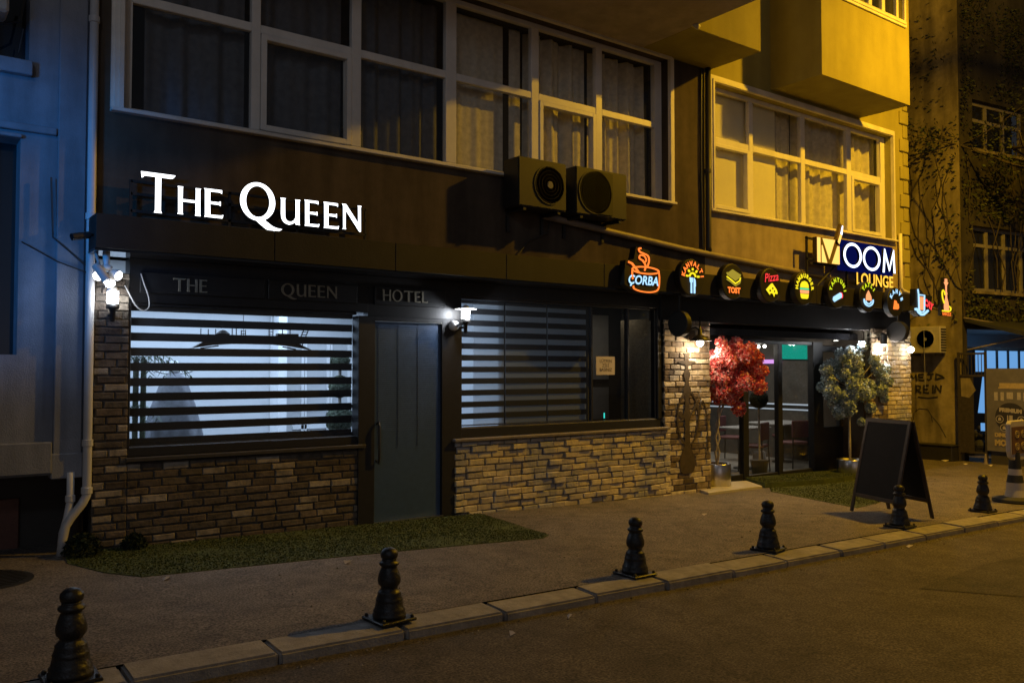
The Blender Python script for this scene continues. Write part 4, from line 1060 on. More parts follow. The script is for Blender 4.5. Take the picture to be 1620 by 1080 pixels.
# ------------------------------------------------------------------ air conditioners
def ac(label, x0, x1, z0, z1, yf, m, fx, fr, dark_grille=False):
    t = thing('air_conditioner', label, 'air conditioner', ((x0+x1)/2, 0, z0))
    mb = MB(); mb.box(x0, x1, yf, -.06, z0, z1); mb.build('casing', m, t, bevel=.012, segs=2)
    cz = (z0+z1)/2
    mb = MB(); mb.lathe([(fr+.015,-.012),(fr+.015,-.002),(fr,-.002),(fr,-.012)], (fx,yf,cz), 40, 'y'); mb.build('fan_ring', m, t)
    mb = MB(); mb.lathe([(fr,-.003),(fr*.02,-.0035)], (fx,yf,cz), 40, 'y'); mb.build('fan_well', M_box, t)
    fb = MB()
    if dark_grille:
        for k in range(1, 8): 
            for q in ring(fx, cz, fr*k/7.5, fr*k/7.5, .005, 32): fb.prism(q, yf-.014, yf-.008)
        fb.box(fx, x0+ (x1-x0)*.70, yf-.012, yf-.004, z0+.03, z1-.03)
        fb.build('grille', M_box, t)
    else:
        for k in range(3):
            a = R(-95+120*k); c, s = math.cos(a), math.sin(a); p, q = -s, c
            fb.prism([(fx+.03*c-.02*p, cz+.03*s-.02*q),(fx+fr*.92*c-.065*p, cz+fr*.92*s-.065*q),(fx+fr*.95*c+.05*p, cz+fr*.95*s+.05*q),(fx+.03*c+.03*p, cz+.03*s+.03*q)], yf-.010, yf-.006)
        fb.lathe([(.04,-.02),(.05,-.006)], (fx,yf,cz), 20, 'y'); fb.build('fan', M_fan, t)
        gr = MB()
        for k in range(1, 6):
            for q in ring(fx, cz, fr*k/5.2, fr*k/5.2, .0022, 32): gr.prism(q, yf-.018, yf-.014)
        gr.build('grille', m, t)
    br = MB()
    for xx in (x0+.1, x1-.1): br.box(xx-.02, xx+.02, yf+.02, -.002, z0-.04, z0-.003); br.box(xx-.02, xx+.02, -.025, -.002, z0-.25, z0-.04)
    br.build('bracket', M_dkm, t)
    return t
ac('grey outdoor unit with a visible fan, left of the pair under the window', 5.80, 6.51, 3.455, 4.02, -.36, M_metal, 6.25, .215)
ac('grey outdoor unit with a dark round grille, right of the pair under the window', 6.66, 7.50, 3.455, 4.03, -.36, M_metal, 6.96, .25, True)

# ------------------------------------------------------------------ pipes
def pipe(name, label, path, r, m, rings=()):
    t = thing(name, label, 'pipe', path[0])
    mb = MB(); mb.tube(path, r, 14); mb.build('pipe', m, t, smooth=True)
    for p in rings:
        mb = MB(); mb.lathe([(r+.002,-.03),(r+.009,-.025),(r+.009,.025),(r+.002,.03)], p, 16); mb.build('collar', m, t)
    return t
pipe('drainpipe', 'tall white downpipe between the blue grey house and the brick pier',
     [(1.455,-.055,13),(1.455,-.055,.62),(1.455,-.055,.54),(1.42,-.058,.47),(1.34,-.065,.37),(1.295,-.075,.30),(1.275,-.08,.2),(1.262,-.085,.05)], .036, M_pipe,
     [(1.455,-.055,.98),(1.455,-.055,.58),(1.455,-.055,2.9),(1.455,-.055,4.6)])
pipe('drainpipe', 'short white pipe dropping from the house overhang to the pavement',
     [(1.335,-.03,.74),(1.335,-.03,.50),(1.31,-.045,.36),(1.275,-.06,.24),(1.262,-.075,.08)], .030, M_pipe, [(1.335,-.03,.52)])
pipe('drainpipe', 'thin dark drainpipe on the wall between the two upper windows',
     [(9.40,-.06,5.87),(9.385,-.06,3.32),(9.40,-.06,3.26)], .042, M_pipek, [(9.385,-.06,4.4)])
pipe('drainpipe', 'grey drainpipe sloping along the wall above the neon signs',
     [(6.4,-.06,3.44),(7.40,-.06,3.362),(8.85,-.06,3.25),(11.12,-.06,3.13),(13.2,-.06,3.06)], .042, M_pipeg)
pipe('drainpipe', 'slim pale pipe at the building corner bending outward at its foot',
     [(14.53,-.05,4.0),(14.53,-.05,3.05),(14.58,-.06,2.99),(14.88,-.10,2.93)], .03, M_trim)
pipe('drainpipe', 'short pale pipe stub poking out below the balcony slab',
     [(8.09,-.95,5.9),(8.09,-1.02,5.83)], .035, M_pipe)

# ------------------------------------------------------------------ left neighbour
t = thing('neighbour_house', 'blue grey plaster house with a pilaster at the left edge', 'house', (.9, 0, g(.9)))
mb = MB()
grid_wall(mb, -6, 1.20, .72, 13, [(-1.2,.93,1.72,3.50), (-1.2,.98,4.16,6.0)], .02, .25)
mb.quad((-6,.02,.72),(1.42,.02,.72),(1.42,.5,.72),(-6,.5,.72)); mb.quad((1.42,-.03,.69),(1.42,.5,.69),(1.42,.5,13),(1.42,-.03,13))
mb.build('wall', M_blueb, t)
mb = MB(); mb.box(1.20, 1.415, -.025, .10, .72, 13); mb.box(1.185, 1.425, -.035, .10, .69, .90); mb.build('pilaster', M_blueb, t, bevel=.008)
mb = MB(); mb.box(-6, 1.19, -.05, .02, .74, 1.0); mb.box(-6, 1.0, -.06, .02, 4.02, 4.14); mb.box(-6, 1.19, -.035, .02, 3.56, 3.62); mb.box(-6, .935, -.03, .02, 3.50, 3.53); mb.build('ledges', M_blueb, t, bevel=.008)
mb = MB(); mb.quad((-6,.46,-.3),(1.43,.46,-.3),(1.43,.46,.72),(-6,.46,.72)); mb.build('recess_wall', M_dark, t)
mb = MB(); mb.quad((-1.2,.26,1.72),(.93,.26,1.72),(.93,.26,3.5),(-1.2,.26,3.5)); mb.quad((-1.2,.26,4.16),(.98,.26,4.16),(.98,.26,6),(-1.2,.26,6))
w = mb.build('window', M_glassd, t)
mb = MB(); mb.quad((-1.4,.6,1.5),(1.1,.6,1.5),(1.1,.6,6.2),(-1.4,.6,6.2)); mb.build('dark_room', M_box, w)
mb = MB()
for z0, z1, xr in ((1.72,3.5,.93), (4.16,6,.98)):
    for xx in (-.2, .35, .68): mb.box(xx-.008, xx+.008, .08, .10, z0, z1)
mb.build('window_bars', M_dkm, w)
mb = MB(); mb.box(-.4, 1.02, .42, .455, -.1, .50); mb.build('door', M_brown, t, bevel=.01)
mb = MB(); mb.box(.05, .80, -.28, -.01, 4.42, 5.0); o = mb.build('air_conditioner', M_acw, None, bevel=.02, loc=(.4,0,4.42)); tag(o, 'pale outdoor unit on the house wall at the top left corner', 'air conditioner')
mb = MB(); mb.tube([(.60,-.25,4.43),(.75,-.15,4.36),(.9,-.04,4.45),(.94,-.03,4.7)], .012, 6); mb.tube([(.93,-.03,4.4),(.90,-.02,4.2)], .006, 6); tag(mb.build('cable', M_dkm, None, loc=(.6,-.2,4.4)), 'dark cable sagging below the pale outdoor unit', 'cable')
mb = MB(); mb.tube([(.94,-.05,2.64),(1.2,-.05,2.50),(1.43,-.06,2.42)], .006, 6); mb.tube([(1.15,-.035,3.2),(1.17,-.04,2.7),(1.42,-.05,2.48)], .007, 6); tag(mb.build('cable', M_dkm, None, loc=(1.2,-.05,2.5)), 'dark cable drooping across the blue grey house wall', 'cable')

# shrubs at the foot of the pier
def shrub(label, x, y, r, seed):
    random.seed(seed); mb = MB(); z0 = g(x)
    for k in range(700):
        a, b = random.uniform(0, 2*PI), random.uniform(0, PI*.5); q = r*random.uniform(.5, 1)**.6
        c = Vector((x+q*math.cos(a)*math.cos(b), y+q*math.sin(a)*math.cos(b), z0+q*1.1*math.sin(b)+.01))
        u = Vector((random.gauss(0,1), random.gauss(0,1), random.gauss(0,1))).normalized()*.022; v = Vector((random.gauss(0,1), random.gauss(0,1), random.gauss(0,1))).normalized()*.012
        mb.add([c-u, c+v, c+u, c-v], [(0,1,2,3)])
    tag(mb.build('shrub', M_shrub, loc=(x,y,z0)), label, 'shrub')
shrub('small dark shrub by the bend of the white downpipe', 1.40, -.20, .16, 4)
shrub('small dark tuft at the corner of pier and brick wall', 1.82, -.12, .11, 6)

# ------------------------------------------------------------------ potted trees
def pot(label, x, y, r, z1):
    z0 = g(x)+.02; t = thing('steel_pot', label, 'pot', (x, y, z0))
    mb = MB(); mb.lathe([(r*.97,0),(r,.01),(r,z1-z0-.008),(r-.004,z1-z0),(r-.015,z1-z0),(r-.018,z1-z0-.03)], (x,y,z0), 40); o = mb.build('wall', M_steel, t, smooth=False)
    for p in o.data.polygons: p.use_smooth = len(p.vertices) == 4
    mb = MB(); mb.lathe([(r-.018,z1-z0-.06),(.02,z1-z0-.035)], (x,y,z0), 24); mb.build('soil', M_barkd, t)
def blossom_tree(name, label, x, y, zt, crown, stems, m, n, leaf, seed, clusters, stray=()):
    random.seed(seed); z0 = g(x); t = thing(name, label, 'tree', (x, y, zt))
    mb = MB()
    for st in stems: mb.tube([(x+p[0], y+p[1], p[2]) for p in st], [.017]*(len(st)-1)+[.010], 8)
    mb.build('trunk', M_bark, t, smooth=True)
    mb = MB(); cl = []
    for k in range(clusters):
        while True:
            p = Vector((random.uniform(-1,1), random.uniform(-1,1), random.uniform(-1,1)))
            if p.length < 1 and p.length > random.random()*.75: break
        cl.append((Vector((crown[0]+p.x*crown[3], crown[1]+p.y*crown[4], crown[2]+p.z*crown[5]*(1-.25*abs(p.x)))), random.uniform(.08,.145)))
    for q in stray: cl.append((Vector(q[:3]), q[3]))
    tw = MB()
    top = Vector((x+stems[0][-1][0], y+stems[0][-1][1], stems[0][-1][2]))
    for c, r in cl[::2]:
        mid = (top+c)/2+Vector((0,0,-.04)); tw.tube([top, mid, c], [.008,.006,.003], 5)
    tw.build('twigs', M_bark, t)
    per = n//len(cl)
    for c, r in cl:
        for k in range(per):
            d = Vector((random.gauss(0,1), random.gauss(0,1), random.gauss(0,1))).normalized()
            p = c+d*r*random.uniform(.55,1.0)
            nrm = (d+Vector((random.gauss(0,.5), random.gauss(0,.5), random.gauss(0,.5)))).normalized()
            u = nrm.orthogonal().normalized(); w = nrm.cross(u); a = random.uniform(0, 2*PI)
            u, w = u*math.cos(a)+w*math.sin(a), w*math.cos(a)-u*math.sin(a)
            s = leaf*random.uniform(.7,1.3)
            mb.add([p-u*s, p+w*s*.7+nrm*s*.25, p+u*s, p-w*s*.7+nrm*s*.25], [(0,1,2,3)])
    mb.build('foliage', m, t)
    return t
pot('brushed steel pot holding the red blossom tree', 9.83, .20, .205, .24)
blossom_tree('blossom_tree', 'red artificial blossom tree with twisted pale stems in a steel pot', 9.83, .20, .18, (10.13,.10,1.50,.60,.42,.52),
     [[(0,0,.16),(.06,.0,.4),(.0,.02,.6),(.06,.0,.8),(.05,0,1.0),(.16,-.02,1.25)], [(.05,.02,.16),(.0,.02,.4),(.07,.0,.6),(.04,.03,.8),(.11,.0,1.0),(.3,-.04,1.3)]],
     M_redl, 20000, .021, 21, 50, stray=[(9.70,-.05,1.86,.12),(9.62,0,1.70,.11),(9.72,0,1.98,.09),(9.58,0,1.5,.10),(10.05,0,1.98,.10)])
pot('brushed steel pot holding the pale green tree behind the chalkboard', 12.95, .0, .215, .12)
blossom_tree('foliage_tree', 'pale grey green artificial tree in a steel pot right of the glass doors', 12.95, .0, .10, (13.05,.10,1.38,.62,.30,.60),
     [[(0,0,.05),(.02,.01,.4),(-.01,0,.7),(.03,0,1.0),(.02,0,1.3)], [(.03,.02,.05),(-.02,.0,.4),(.03,.02,.7),(.0,.03,1.0),(.2,.0,1.4)]],
     M_grnl, 26000, .021, 33, 50, stray=[(13.65,-.1,1.60,.13),(13.8,-.1,1.45,.13),(13.95,-.1,1.38,.10),(13.75,-.1,1.25,.12),(13.55,-.1,1.75,.10),(13.9,-.1,1.6,.10),(13.2,-.1,1.98,.09),(13.85,-.1,1.1,.08),(13.5,-.05,.95,.10),(13.3,0,.72,.07)])

# ------------------------------------------------------------------ chalkboard
def aboard():
    ang = math.atan2(-.68, -.24)
    x, y = 9.50, -2.64
    t = thing('chalkboard_stand', 'black folding chalkboard with dark wooden frame standing on the pavement', 'chalkboard', (x, y, g(x)+.02), None, ang)
    H = 1.10; sp = .27; W = .365
    for s in (-1, 1):
        # local: x along the board, y outwards; s=-1 is the side towards the left of the street
        top = Vector((0, s*.015, H)); bot = Vector((0, s*sp, 0))
        d = (bot-top); L = d.length; d.normalize(); nrm = Vector((0, 1, 0)); nrm = (nrm - d*nrm.dot(d)).normalized()
        def P(u, v, o): return top + Vector((u, 0, 0)) + d*v + nrm*o
        def bar(mb, u0, u1, v0, v1, o0=-.011, o1=.011):
            c = [P(u,v,o) for o in (o0,o1) for u,v in ((u0,v0),(u1,v0),(u1,v1),(u0,v1))]
            mb.add(c, [(0,3,2,1),(4,5,6,7),(0,1,5,4),(1,2,6,5),(2,3,7,6),(3,0,4,7)])
        mb = MB()
        bar(mb, -W, -W+.045, 0, L); bar(mb, W-.045, W, 0, L); bar(mb, -W+.045, W-.045, 0, .045); bar(mb, -W+.045, W-.045, L*.80, L*.80+.045)
        f = mb.build('frame', M_wood, None, bevel=.003); f.parent = t
        mb = MB(); bar(mb, -W+.045, W-.045, .045, L*.80, -.006, .006); f = mb.build('board', M_chalk, None); f.parent = t
    mb = MB(); mb.box(-.25, -.19, -.02, .02, H-.01, H+.008); mb.box(.19, .25, -.02, .02, H-.01, H+.008); f = mb.build('hinge', M_steel, None); f.parent = t
aboard()

# ------------------------------------------------------------------ bollards
def bollard(x, y, label):
    t = thing('bollard', label, 'bollard', (x, y, g(x)+.005), 'cast iron bollards along the kerb')
    z0 = g(x)+.005
    mb = MB(); mb.box(x-.135, x+.135, y-.135, y+.135, z0, z0+.022); mb.build('base_plate', M_cast, t, bevel=.006)
    mb = MB()
    for sx in (-1, 1):
        for sy in (-1, 1): mb.lathe([(.012,0),(.012,.018),(.006,.024)], (x+sx*.11, y+sy*.11, z0+.02), 8)
    mb.build('bolt_heads', M_cast, t)
    prof = [(.112,.022),(.112,.05),(.104,.058),(.108,.075),(.098,.088),(.090,.13),(.088,.140),(.092,.148),(.086,.158),(.078,.19),(.079,.20),(.072,.208),(.060,.222),(.056,.235),
            (.062,.245),(.074,.262),(.078,.285),(.075,.31),(.066,.345),(.056,.372),(.050,.385),(.062,.392),(.068,.402),(.066,.414),(.052,.422),(.048,.432),(.052,.440)]
    mb = MB(); mb.lathe(prof, (x, y, z0), 28); mb.build('body', M_cast, t, smooth=True)
    mb = MB(); mb.lathe([(.044,.440),(.056,.448),(.060,.470),(.056,.490),(.040,.508),(.018,.517),(.004,.519)], (x, y, z0), 24); mb.build('knob', M_cast, t, smooth=True)
    return t
bs = [(.80,-3.31,'black bollard nearest the camera at the lower left corner'), (2.60,-3.24,'black bollard between the turf mat and the road, second from the left'),
      (4.80,-3.18,'black bollard standing before the tan brick wall'), (6.56,-3.12,'black bollard left of the chalkboard in front of the mural pillar'),
      (8.86,-3.10,'black bollard right in front of the chalkboard'), (10.88,-3.04,'small far bollard beyond the chalkboard near the right edge')]
b0 = bollard(*bs[0]); b0.scale = (.93, .93, .86)
for x, y, lab in bs[1:]:
    o = dup(b0, (x, y, g(x)+.005), lab); o.rotation_euler = (random.uniform(-.02,.02), random.uniform(-.025,.025), random.uniform(-.3,.3))

# pole with sign panel at the right edge
x, y = 12.20, -2.86
t = thing('sign_stand', 'pale sign panel on a striped post with a round black foot at the right edge', 'sign stand', (x, y, g(x)))
z0 = g(x)
mb = MB(); mb.lathe([(.27,.0),(.28,.02),(.27,.05),(.16,.075)], (x,y,z0), 32); mb.build('foot', M_rubber, t, smooth=False)
mb = MB(); mb.lathe([(.13,.075),(.11,.16),(.105,.26)], (x,y,z0), 24); mb.lathe([(.085,.36),(.078,.44)], (x,y,z0), 24); mb.build('post', M_orplaster, t)
mb = MB(); mb.lathe([(.104,.26),(.086,.36)], (x,y,z0), 24); mb.lathe([(.077,.44),(.06,.66)], (x,y,z0), 24); mb.build('dark_bands', M_rubber, t)
mb = MB()
mb.prism([(x-.19,z0+.68),(x-.155,z0+.60),(x-.05,z0+.55),(x+.25,z0+.55),(x+.30,z0+.62),(x+.30,z0+1.04),(x+.26,z0+1.08),(x-.14,z0+1.08),(x-.19,z0+1.04)], y-.03, y+.03); mb.build('panel', M_orplaster, t, bevel=.01)
mb = MB(); mb.box(x-.15, x+.27, y-.036, y-.031, z0+.64, z0+1.0); mb.build('face', mat('brown_sign_face', (.16,.085,.04), .5, .2), t)
for cz_ in (z0+.90, z0+.74):
    for cx_ in (x, x+.18):
        mb = MB()
        for q in ring(cx_, cz_, .065, .05, .012, 20): mb.prism(q, y-.041, y-.037)
        for q in ring(cx_, cz_, .035, .025, .010, 14): mb.prism(q, y-.041, y-.037)
        mb.build('symbol', M_gold, t)

# litter
def scrap(label, x, y, z, s, seed):
    random.seed(seed); mb = MB()
    j = lambda k: random.uniform(-k, k)
    p = [(x-s+j(.01), y-s*.6+j(.01), z+.006), (x+s+j(.01), y-s*.5, z+.012+abs(j(.02))), (x+s*.8, y+s*.6+j(.01), z+.006), (x-s*.9, y+s*.5, z+.015+abs(j(.02))), (x, y, z+.03)]
    mb.add(p, [(0,1,4),(1,2,4),(2,3,4),(3,0,4)])
    tag(mb.build('paper_scrap', M_paper, loc=(x,y,z)), label, 'litter', 'paper litter on the ground')
scrap('white paper scrap on the road below the chalkboard bollard', 8.20, -3.56, g(8.2)-.074, .035, 1)
scrap('white paper scrap on the pavement before the mural pillar', 7.63, -1.46, g(7.63)-.005, .035, 2)
scrap('tiny paper scrap on the road by the second kerb gap', 3.20, -3.72, g(3.2)-.074, .02, 3)
scrap('tiny paper scrap on the road below the tan wall bollard', 3.75, -3.62, g(3.7)-.074, .018, 4)
scrap('thin paper strip on the pavement right of the second bollard', 3.1, -1.62, g(3.1)-.004, .03, 5)
scrap('pale scrap by the foot of the neighbour wall across the side street', 17.2, .15, g(17.2)-.003, .05, 6)
scrap('pale scrap lying on the side street before the banner', 17.35, -.25, g(17.3)-.003, .05, 7)
scrap('crumpled wrapper beside the dark trough', 17.55, .72, g(17.5)+.0, .09, 8)
scrap('tiny wrapper on the pavement at the edge of the large turf mat', 1.75, -1.42, g(1.75)-.004, .03, 9)

# ------------------------------------------------------------------ notice, led
t = thing('paper_notice', 'square paper notice taped inside the dark window', 'notice', (7.46, .06, 1.53))
mb = MB(); mb.box(7.355, 7.68, .060, .064, 1.53, 1.765); mb.build('sheet', M_paper, t)
for k, (s, sz) in enumerate((('LÜTFEN', .06), ('ZİLE', .06), ('BASINIZ', .06))): text('lettering', s, sz, M_ink, t, wall_place(7.52, .059, 1.685-k*.055), .0005)
mb = MB(); mb.box(7.62, 7.632, .2, .21, .965, 1.035); tag(mb.build('led_light', E_led, loc=(7.62,.2,.96)), 'small turquoise indicator light at the bottom of the dark window', 'light')

# ------------------------------------------------------------------ inside the left lobby
t = thing('dress_stand', 'grey flared cone shaped gown on a white stand behind the bright blind', 'gown', (2.52, 1.3, .05))
mb = MB(); prof = [(.44,.0),(.42,.05),(.37,.45),(.30,.82),(.22,1.15),(.16,1.33),(.12,1.45),(.03,1.52)]
base = len(mb.v)
for r, h in prof:
    for k in range(64):
        a = 2*PI*k/64; rr = r*(1+.09*math.sin(a*9)*(1-h/1.6)); mb.v.append((2.52+rr*math.cos(a), 1.3+rr*math.sin(a), .06+h))
for i in range(len(prof)-1):
    for k in range(64):
        a = i*64+k; b = i*64+(k+1) % 64; mb.f.append((a, b, b+64, a+64))
mb.build('skirt', M_gown, t, smooth=True)
mb = MB(); mb.lathe([(.03,1.50),(.06,1.53),(.055,1.60),(.03,1.64)], (2.52,1.3,.05), 16); mb.tube([(2.33,1.3,1.585),(2.42,1.3,1.56),(2.62,1.3,1.56),(2.71,1.3,1.585)], .012, 8); mb.build('stand_top', M_wtrim, t)
t = thing('palm_plant', 'grey green potted palm at the left end of the bright window', 'plant', (2.0, .75, .05))
mb = MB()
for xx in (1.93, 2.02, 2.09): mb.tube([(xx,.8,.05),(xx+.01,.8,1.7)], .028, 8)
mb.build('stems', M_palm, t)
random.seed(9); mb = MB()
for k in range(26):
    a = random.uniform(0, 2*PI); z0_ = random.choice((1.72, 1.78, 1.25)); L = random.uniform(.35, .62)
    for j in range(10):
        u = j/9; px = 2.02+math.cos(a)*L*u; py = .8+math.sin(a)*L*u*.6; pz = z0_+.10*u-.28*u*u
        for s in (-1, 1):
            dx, dy = -math.sin(a)*.13*s*(1-u*.5), math.cos(a)*.13*s*(1-u*.5)
            mb.add([(px,py,pz),(px+.02*math.cos(a),py+.02*math.sin(a),pz),(px+dx+.05*math.cos(a),py+dy+.05*math.sin(a),pz-.08)], [(0,1,2)])
mb.build('leaves', M_palm, t)
def topiary(label, x, y, balls, stem, z0, m=M_ball):
    t = thing('topiary', label, 'plant', (x, y, z0)); random.seed(int(x*10))
    mb = MB(); mb.tube([(x,y,z0),(x,y,stem)], .018, 8); mb.build('stem', M_bark, t)
    mb = MB(); mb.lathe([(.12,0),(.15,.25)], (x,y,z0), 20); mb.build('pot', M_dkm, t)
    for bz, br in balls:
        mb = MB()
        for k in range(900):
            d = Vector((random.gauss(0,1), random.gauss(0,1), random.gauss(0,1))).normalized(); p = Vector((x,y,bz))+d*br*random.uniform(.86,1)
            u = d.orthogonal().normalized(); w = d.cross(u); a = random.uniform(0,6.3); u = u*math.cos(a)+w*math.sin(a); w = d.cross(u); s = .022
            mb.add([p-u*s, p+d*.006-w*s*.6, p+u*s, p+d*.006+w*s*.6], [(0,1,2,3)])
        mb.ball((x,y,bz), br*.86, 8); mb.build('leaf_ball', m, t)
    return t
topiary('three ball topiary at the right end of the bright left window', 4.36, 1.2, [(1.70,.115),(1.40,.13),(1.02,.17)], 1.7, .05)
t = thing('boat_model', 'dark hanging boat model with masts and ladders at the top of the bright window', 'boat model', (3.0, .30, 1.72))
mb = MB(); BY = .30
hull = [(2.40,1.80),(2.6,1.832),(2.8,1.848),(3.2,1.848),(3.4,1.832),(3.60,1.80),(3.47,1.86),(3.43,1.90),(2.53,1.90),(2.50,1.86)]
mb.prism(hull, BY-.03, BY+.03)
mb.build('hull', M_wooden, t)
mb = MB()
for xx, zz in ((2.49,1.99),(2.56,1.985),(2.63,1.99),(2.79,2.0),(2.83,2.05),(2.88,1.985),(2.92,1.99),(3.16,2.03),(3.20,2.03),(3.3,2.0),(3.38,2.02)): mb.tube([(xx,BY,1.89),(xx,BY,zz)], .005, 5)
for xx in (2.9, 3.18):
    for k in range(4): mb.box(xx-.025, xx+.025, BY-.004, BY+.004, 1.92+k*.026, 1.926+k*.026)
for s_ in (3.47, 3.52): mb.tube([(s_-.03,BY-.05,1.84),(s_+.05,BY-.05,2.04)], .006, 5)
for k in range(6): mb.tube([(3.455+k*.008,BY-.05,1.86+k*.030),(3.505+k*.008,BY-.05,1.865+k*.030)], .005, 5)
mb.tube([(2.47,BY-.06,1.80),(2.64,BY-.06,1.826)], .007, 5); mb.tube([(3.28,BY-.06,1.826),(3.42,BY-.06,1.802)], .007, 5)
mb.tube([(2.9,BY,1.89),(2.9,BY,2.16)], .003, 4); mb.tube([(3.2,BY,1.89),(3.2,BY,2.16)], .003, 4)
mb.build('rigging', M_wooden, t)
mb = MB(); mb.lathe([(.001,.0),(.06,.02),(.065,.06),(.03,.09),(.001,.10)], (2.70,BY,1.885), 14); mb.box(3.24, 3.46, BY-.03, BY+.03, 1.89, 1.96)
mb.build('cabin', M_wooden, t)

# ------------------------------------------------------------------ inside the lounge
def table(label, x, y, z0, zt, r):
    t = thing('lounge_table', label, 'table', (x, y, z0), 'tables in the lounge')
    mb = MB(); mb.box(x-r, x+r, y-r*.8, y+r*.8, zt-.03, zt); mb.build('tabletop', M_table, t, bevel=.006)
    mb = MB(); mb.tube([(x,y,z0+.02),(x,y,zt-.03)], .03, 10); mb.lathe([(.2,0),(.19,.02)], (x,y,z0), 20); mb.build('pedestal', M_dkm, t)
def chair(label, x, y, z0, rz):
    t = thing('lounge_chair', label, 'chair', (x, y, z0), 'chairs in the lounge', rz)
    mb = MB(); mb.box(-.2,.2,-.2,.2,.42,.47); o = mb.build('seat', M_redseat, None, bevel=.015); o.parent = t
    mb = MB(); mb.box(-.2,.2,.17,.21,.55,.85); o = mb.build('backrest', M_redseat, None, bevel=.012); o.parent = t
    for sx in (-1,1):
        for sy in (-1,1):
            mb = MB(); mb.tube([(sx*.21,sy*.21,0),(sx*.18,sy*.19,.42)], .013, 6)
            if sy > 0: mb.tube([(sx*.18,.19,.42),(sx*.18,.19,.55)], .013, 6)
            o = mb.build('leg', M_dkm, None); o.parent = t
LZ = -.16
table('pale lounge table right behind the glass door mullion', 13.9, 2.0, LZ, .60, .55)
table('pale lounge table seen through the left glass door', 12.45, 1.75, LZ, .58, .38)
chair('dusky red lounge chair left of the white bucket', 12.2, 1.35, LZ, R(200))
chair('dusky red lounge chair in the middle of the right glass door', 13.3, 1.35, LZ, R(170))
chair('dusky red lounge chair at the far side of the pale table', 14.6, 2.5, LZ, R(-30))
chair('dusky red lounge chair deep in the room behind the left door', 13.4, 2.8, LZ, R(20))
mb = MB(); mb.lathe([(.10,0),(.12,.30),(.115,.305),(.095,.02)], (12.6,1.55,LZ), 24); tag(mb.build('bucket', M_white, loc=(12.6,1.55,LZ), smooth=True), 'white bucket on the lounge floor under the table', 'bucket')
t = thing('bar_counter', 'dark wall counter with thin white strip lights along the lounge side wall', 'counter', (14.6, 2.5, LZ))
mb = MB(); mb.box(14.45, 14.78, 1.0, 5.5, LZ, .90); mb.box(14.40, 14.79, .95, 5.6, .90, .925); mb.build('body', M_lw, t)
mb = MB(); mb.box(14.385, 14.398, .95, 5.6, .90, .93); mb.build('strip_light', E_strip, t)
mb = MB(); mb.box(14.43, 14.448, .95, 5.6, .80, .825); mb.build('strip_light', E_strip, t)
t = thing('wall_screen', 'teal glowing screen high behind the right glass door', 'screen', (13.8, 1.6, 1.8))
mb = MB(); mb.box(13.30, 14.32, 1.60, 1.63, 1.79, 2.30); mb.build('panel', E_teal, t)
mb = MB(); mb.box(13.27, 14.35, 1.61, 1.66, 1.76, 2.33); mb.build('frame', M_dkm, t)
mb = MB(); mb.box(14.76, 14.78, 2.62, 3.10, 1.72, 1.80); tag(mb.build('neon_word', E_pink, loc=(14.77,2.85,1.75)), 'short pink violet neon word glowing on the lounge side wall', 'neon sign')
mb = MB()
for k in range(5): mb.box(10.2+k*.9, 10.9+k*.9, 6.40, 6.45, .9, 1.9)
mb.build('wall_panel', M_dkm, r3)
topiary('two ball dark topiary behind the left glass door', 11.88, 1.0, [(1.55,.125),(1.10,.155)], 1.55, LZ, M_shrub)
for k, (x, y, z, lab) in enumerate(((11.35,.9,2.02,'bare bulb hanging left above the red tree crown'), (12.05,1.0,1.99,'bare bulb pair member near the left door top'), (11.62,.8,1.97,'bare bulb close to the door mullion top'), (11.75,.9,1.86,'lowest bare bulb above the pink neon'),
                                    (12.62,.9,2.04,'bare bulb in front of the teal screen'), (13.22,.9,1.93,'cold white bulb right of the thick black door post'), (13.62,.9,1.98,'warm bulb above the pale green tree'), (11.5,1.3,2.06,'far bare bulb behind the left door'))):
    t = thing('hanging_bulb', lab, 'bulb', (x, y, z), 'bulbs hanging in the lounge')
    mb = MB(); mb.ball((x,y,z), .028, 8); mb.build('bulb', E_dim, t, smooth=True)
    mb = MB(); mb.tube([(x,y,z+.03),(x,y,z+.09)], .018, 8); mb.tube([(x,y,z+.09),(x,y,2.55)], .004, 5); mb.build('cord', M_dkm, t)
    if k % 2 == 0: lamp_light('bulb_light', (x, y, z-.08), 3.2, (1,.9,.75), .04, t)
area_light('lounge_ceiling_light', (12.6, 2.8, 2.5), (0,0,0), 3.5, 2.4, 45, (1,.93,.82))
area_light('lobby_ceiling_light', (3.4, 1.7, 2.52), (0,0,0), 3.4, 2.2, 118, (.55,.73,1))
area_light('panel_fill_light', (8.5, .8, 2.5), (0,0,0), .5, .3, 1.2, (1,.86,.66))  # added fill without a lamp of its own, so the beige wall panels show
area_light('dining_ceiling_light', (6.55, 1.4, 2.5), (0,0,0), 1.0, 1.2, 3.8, (.62,.79,1))

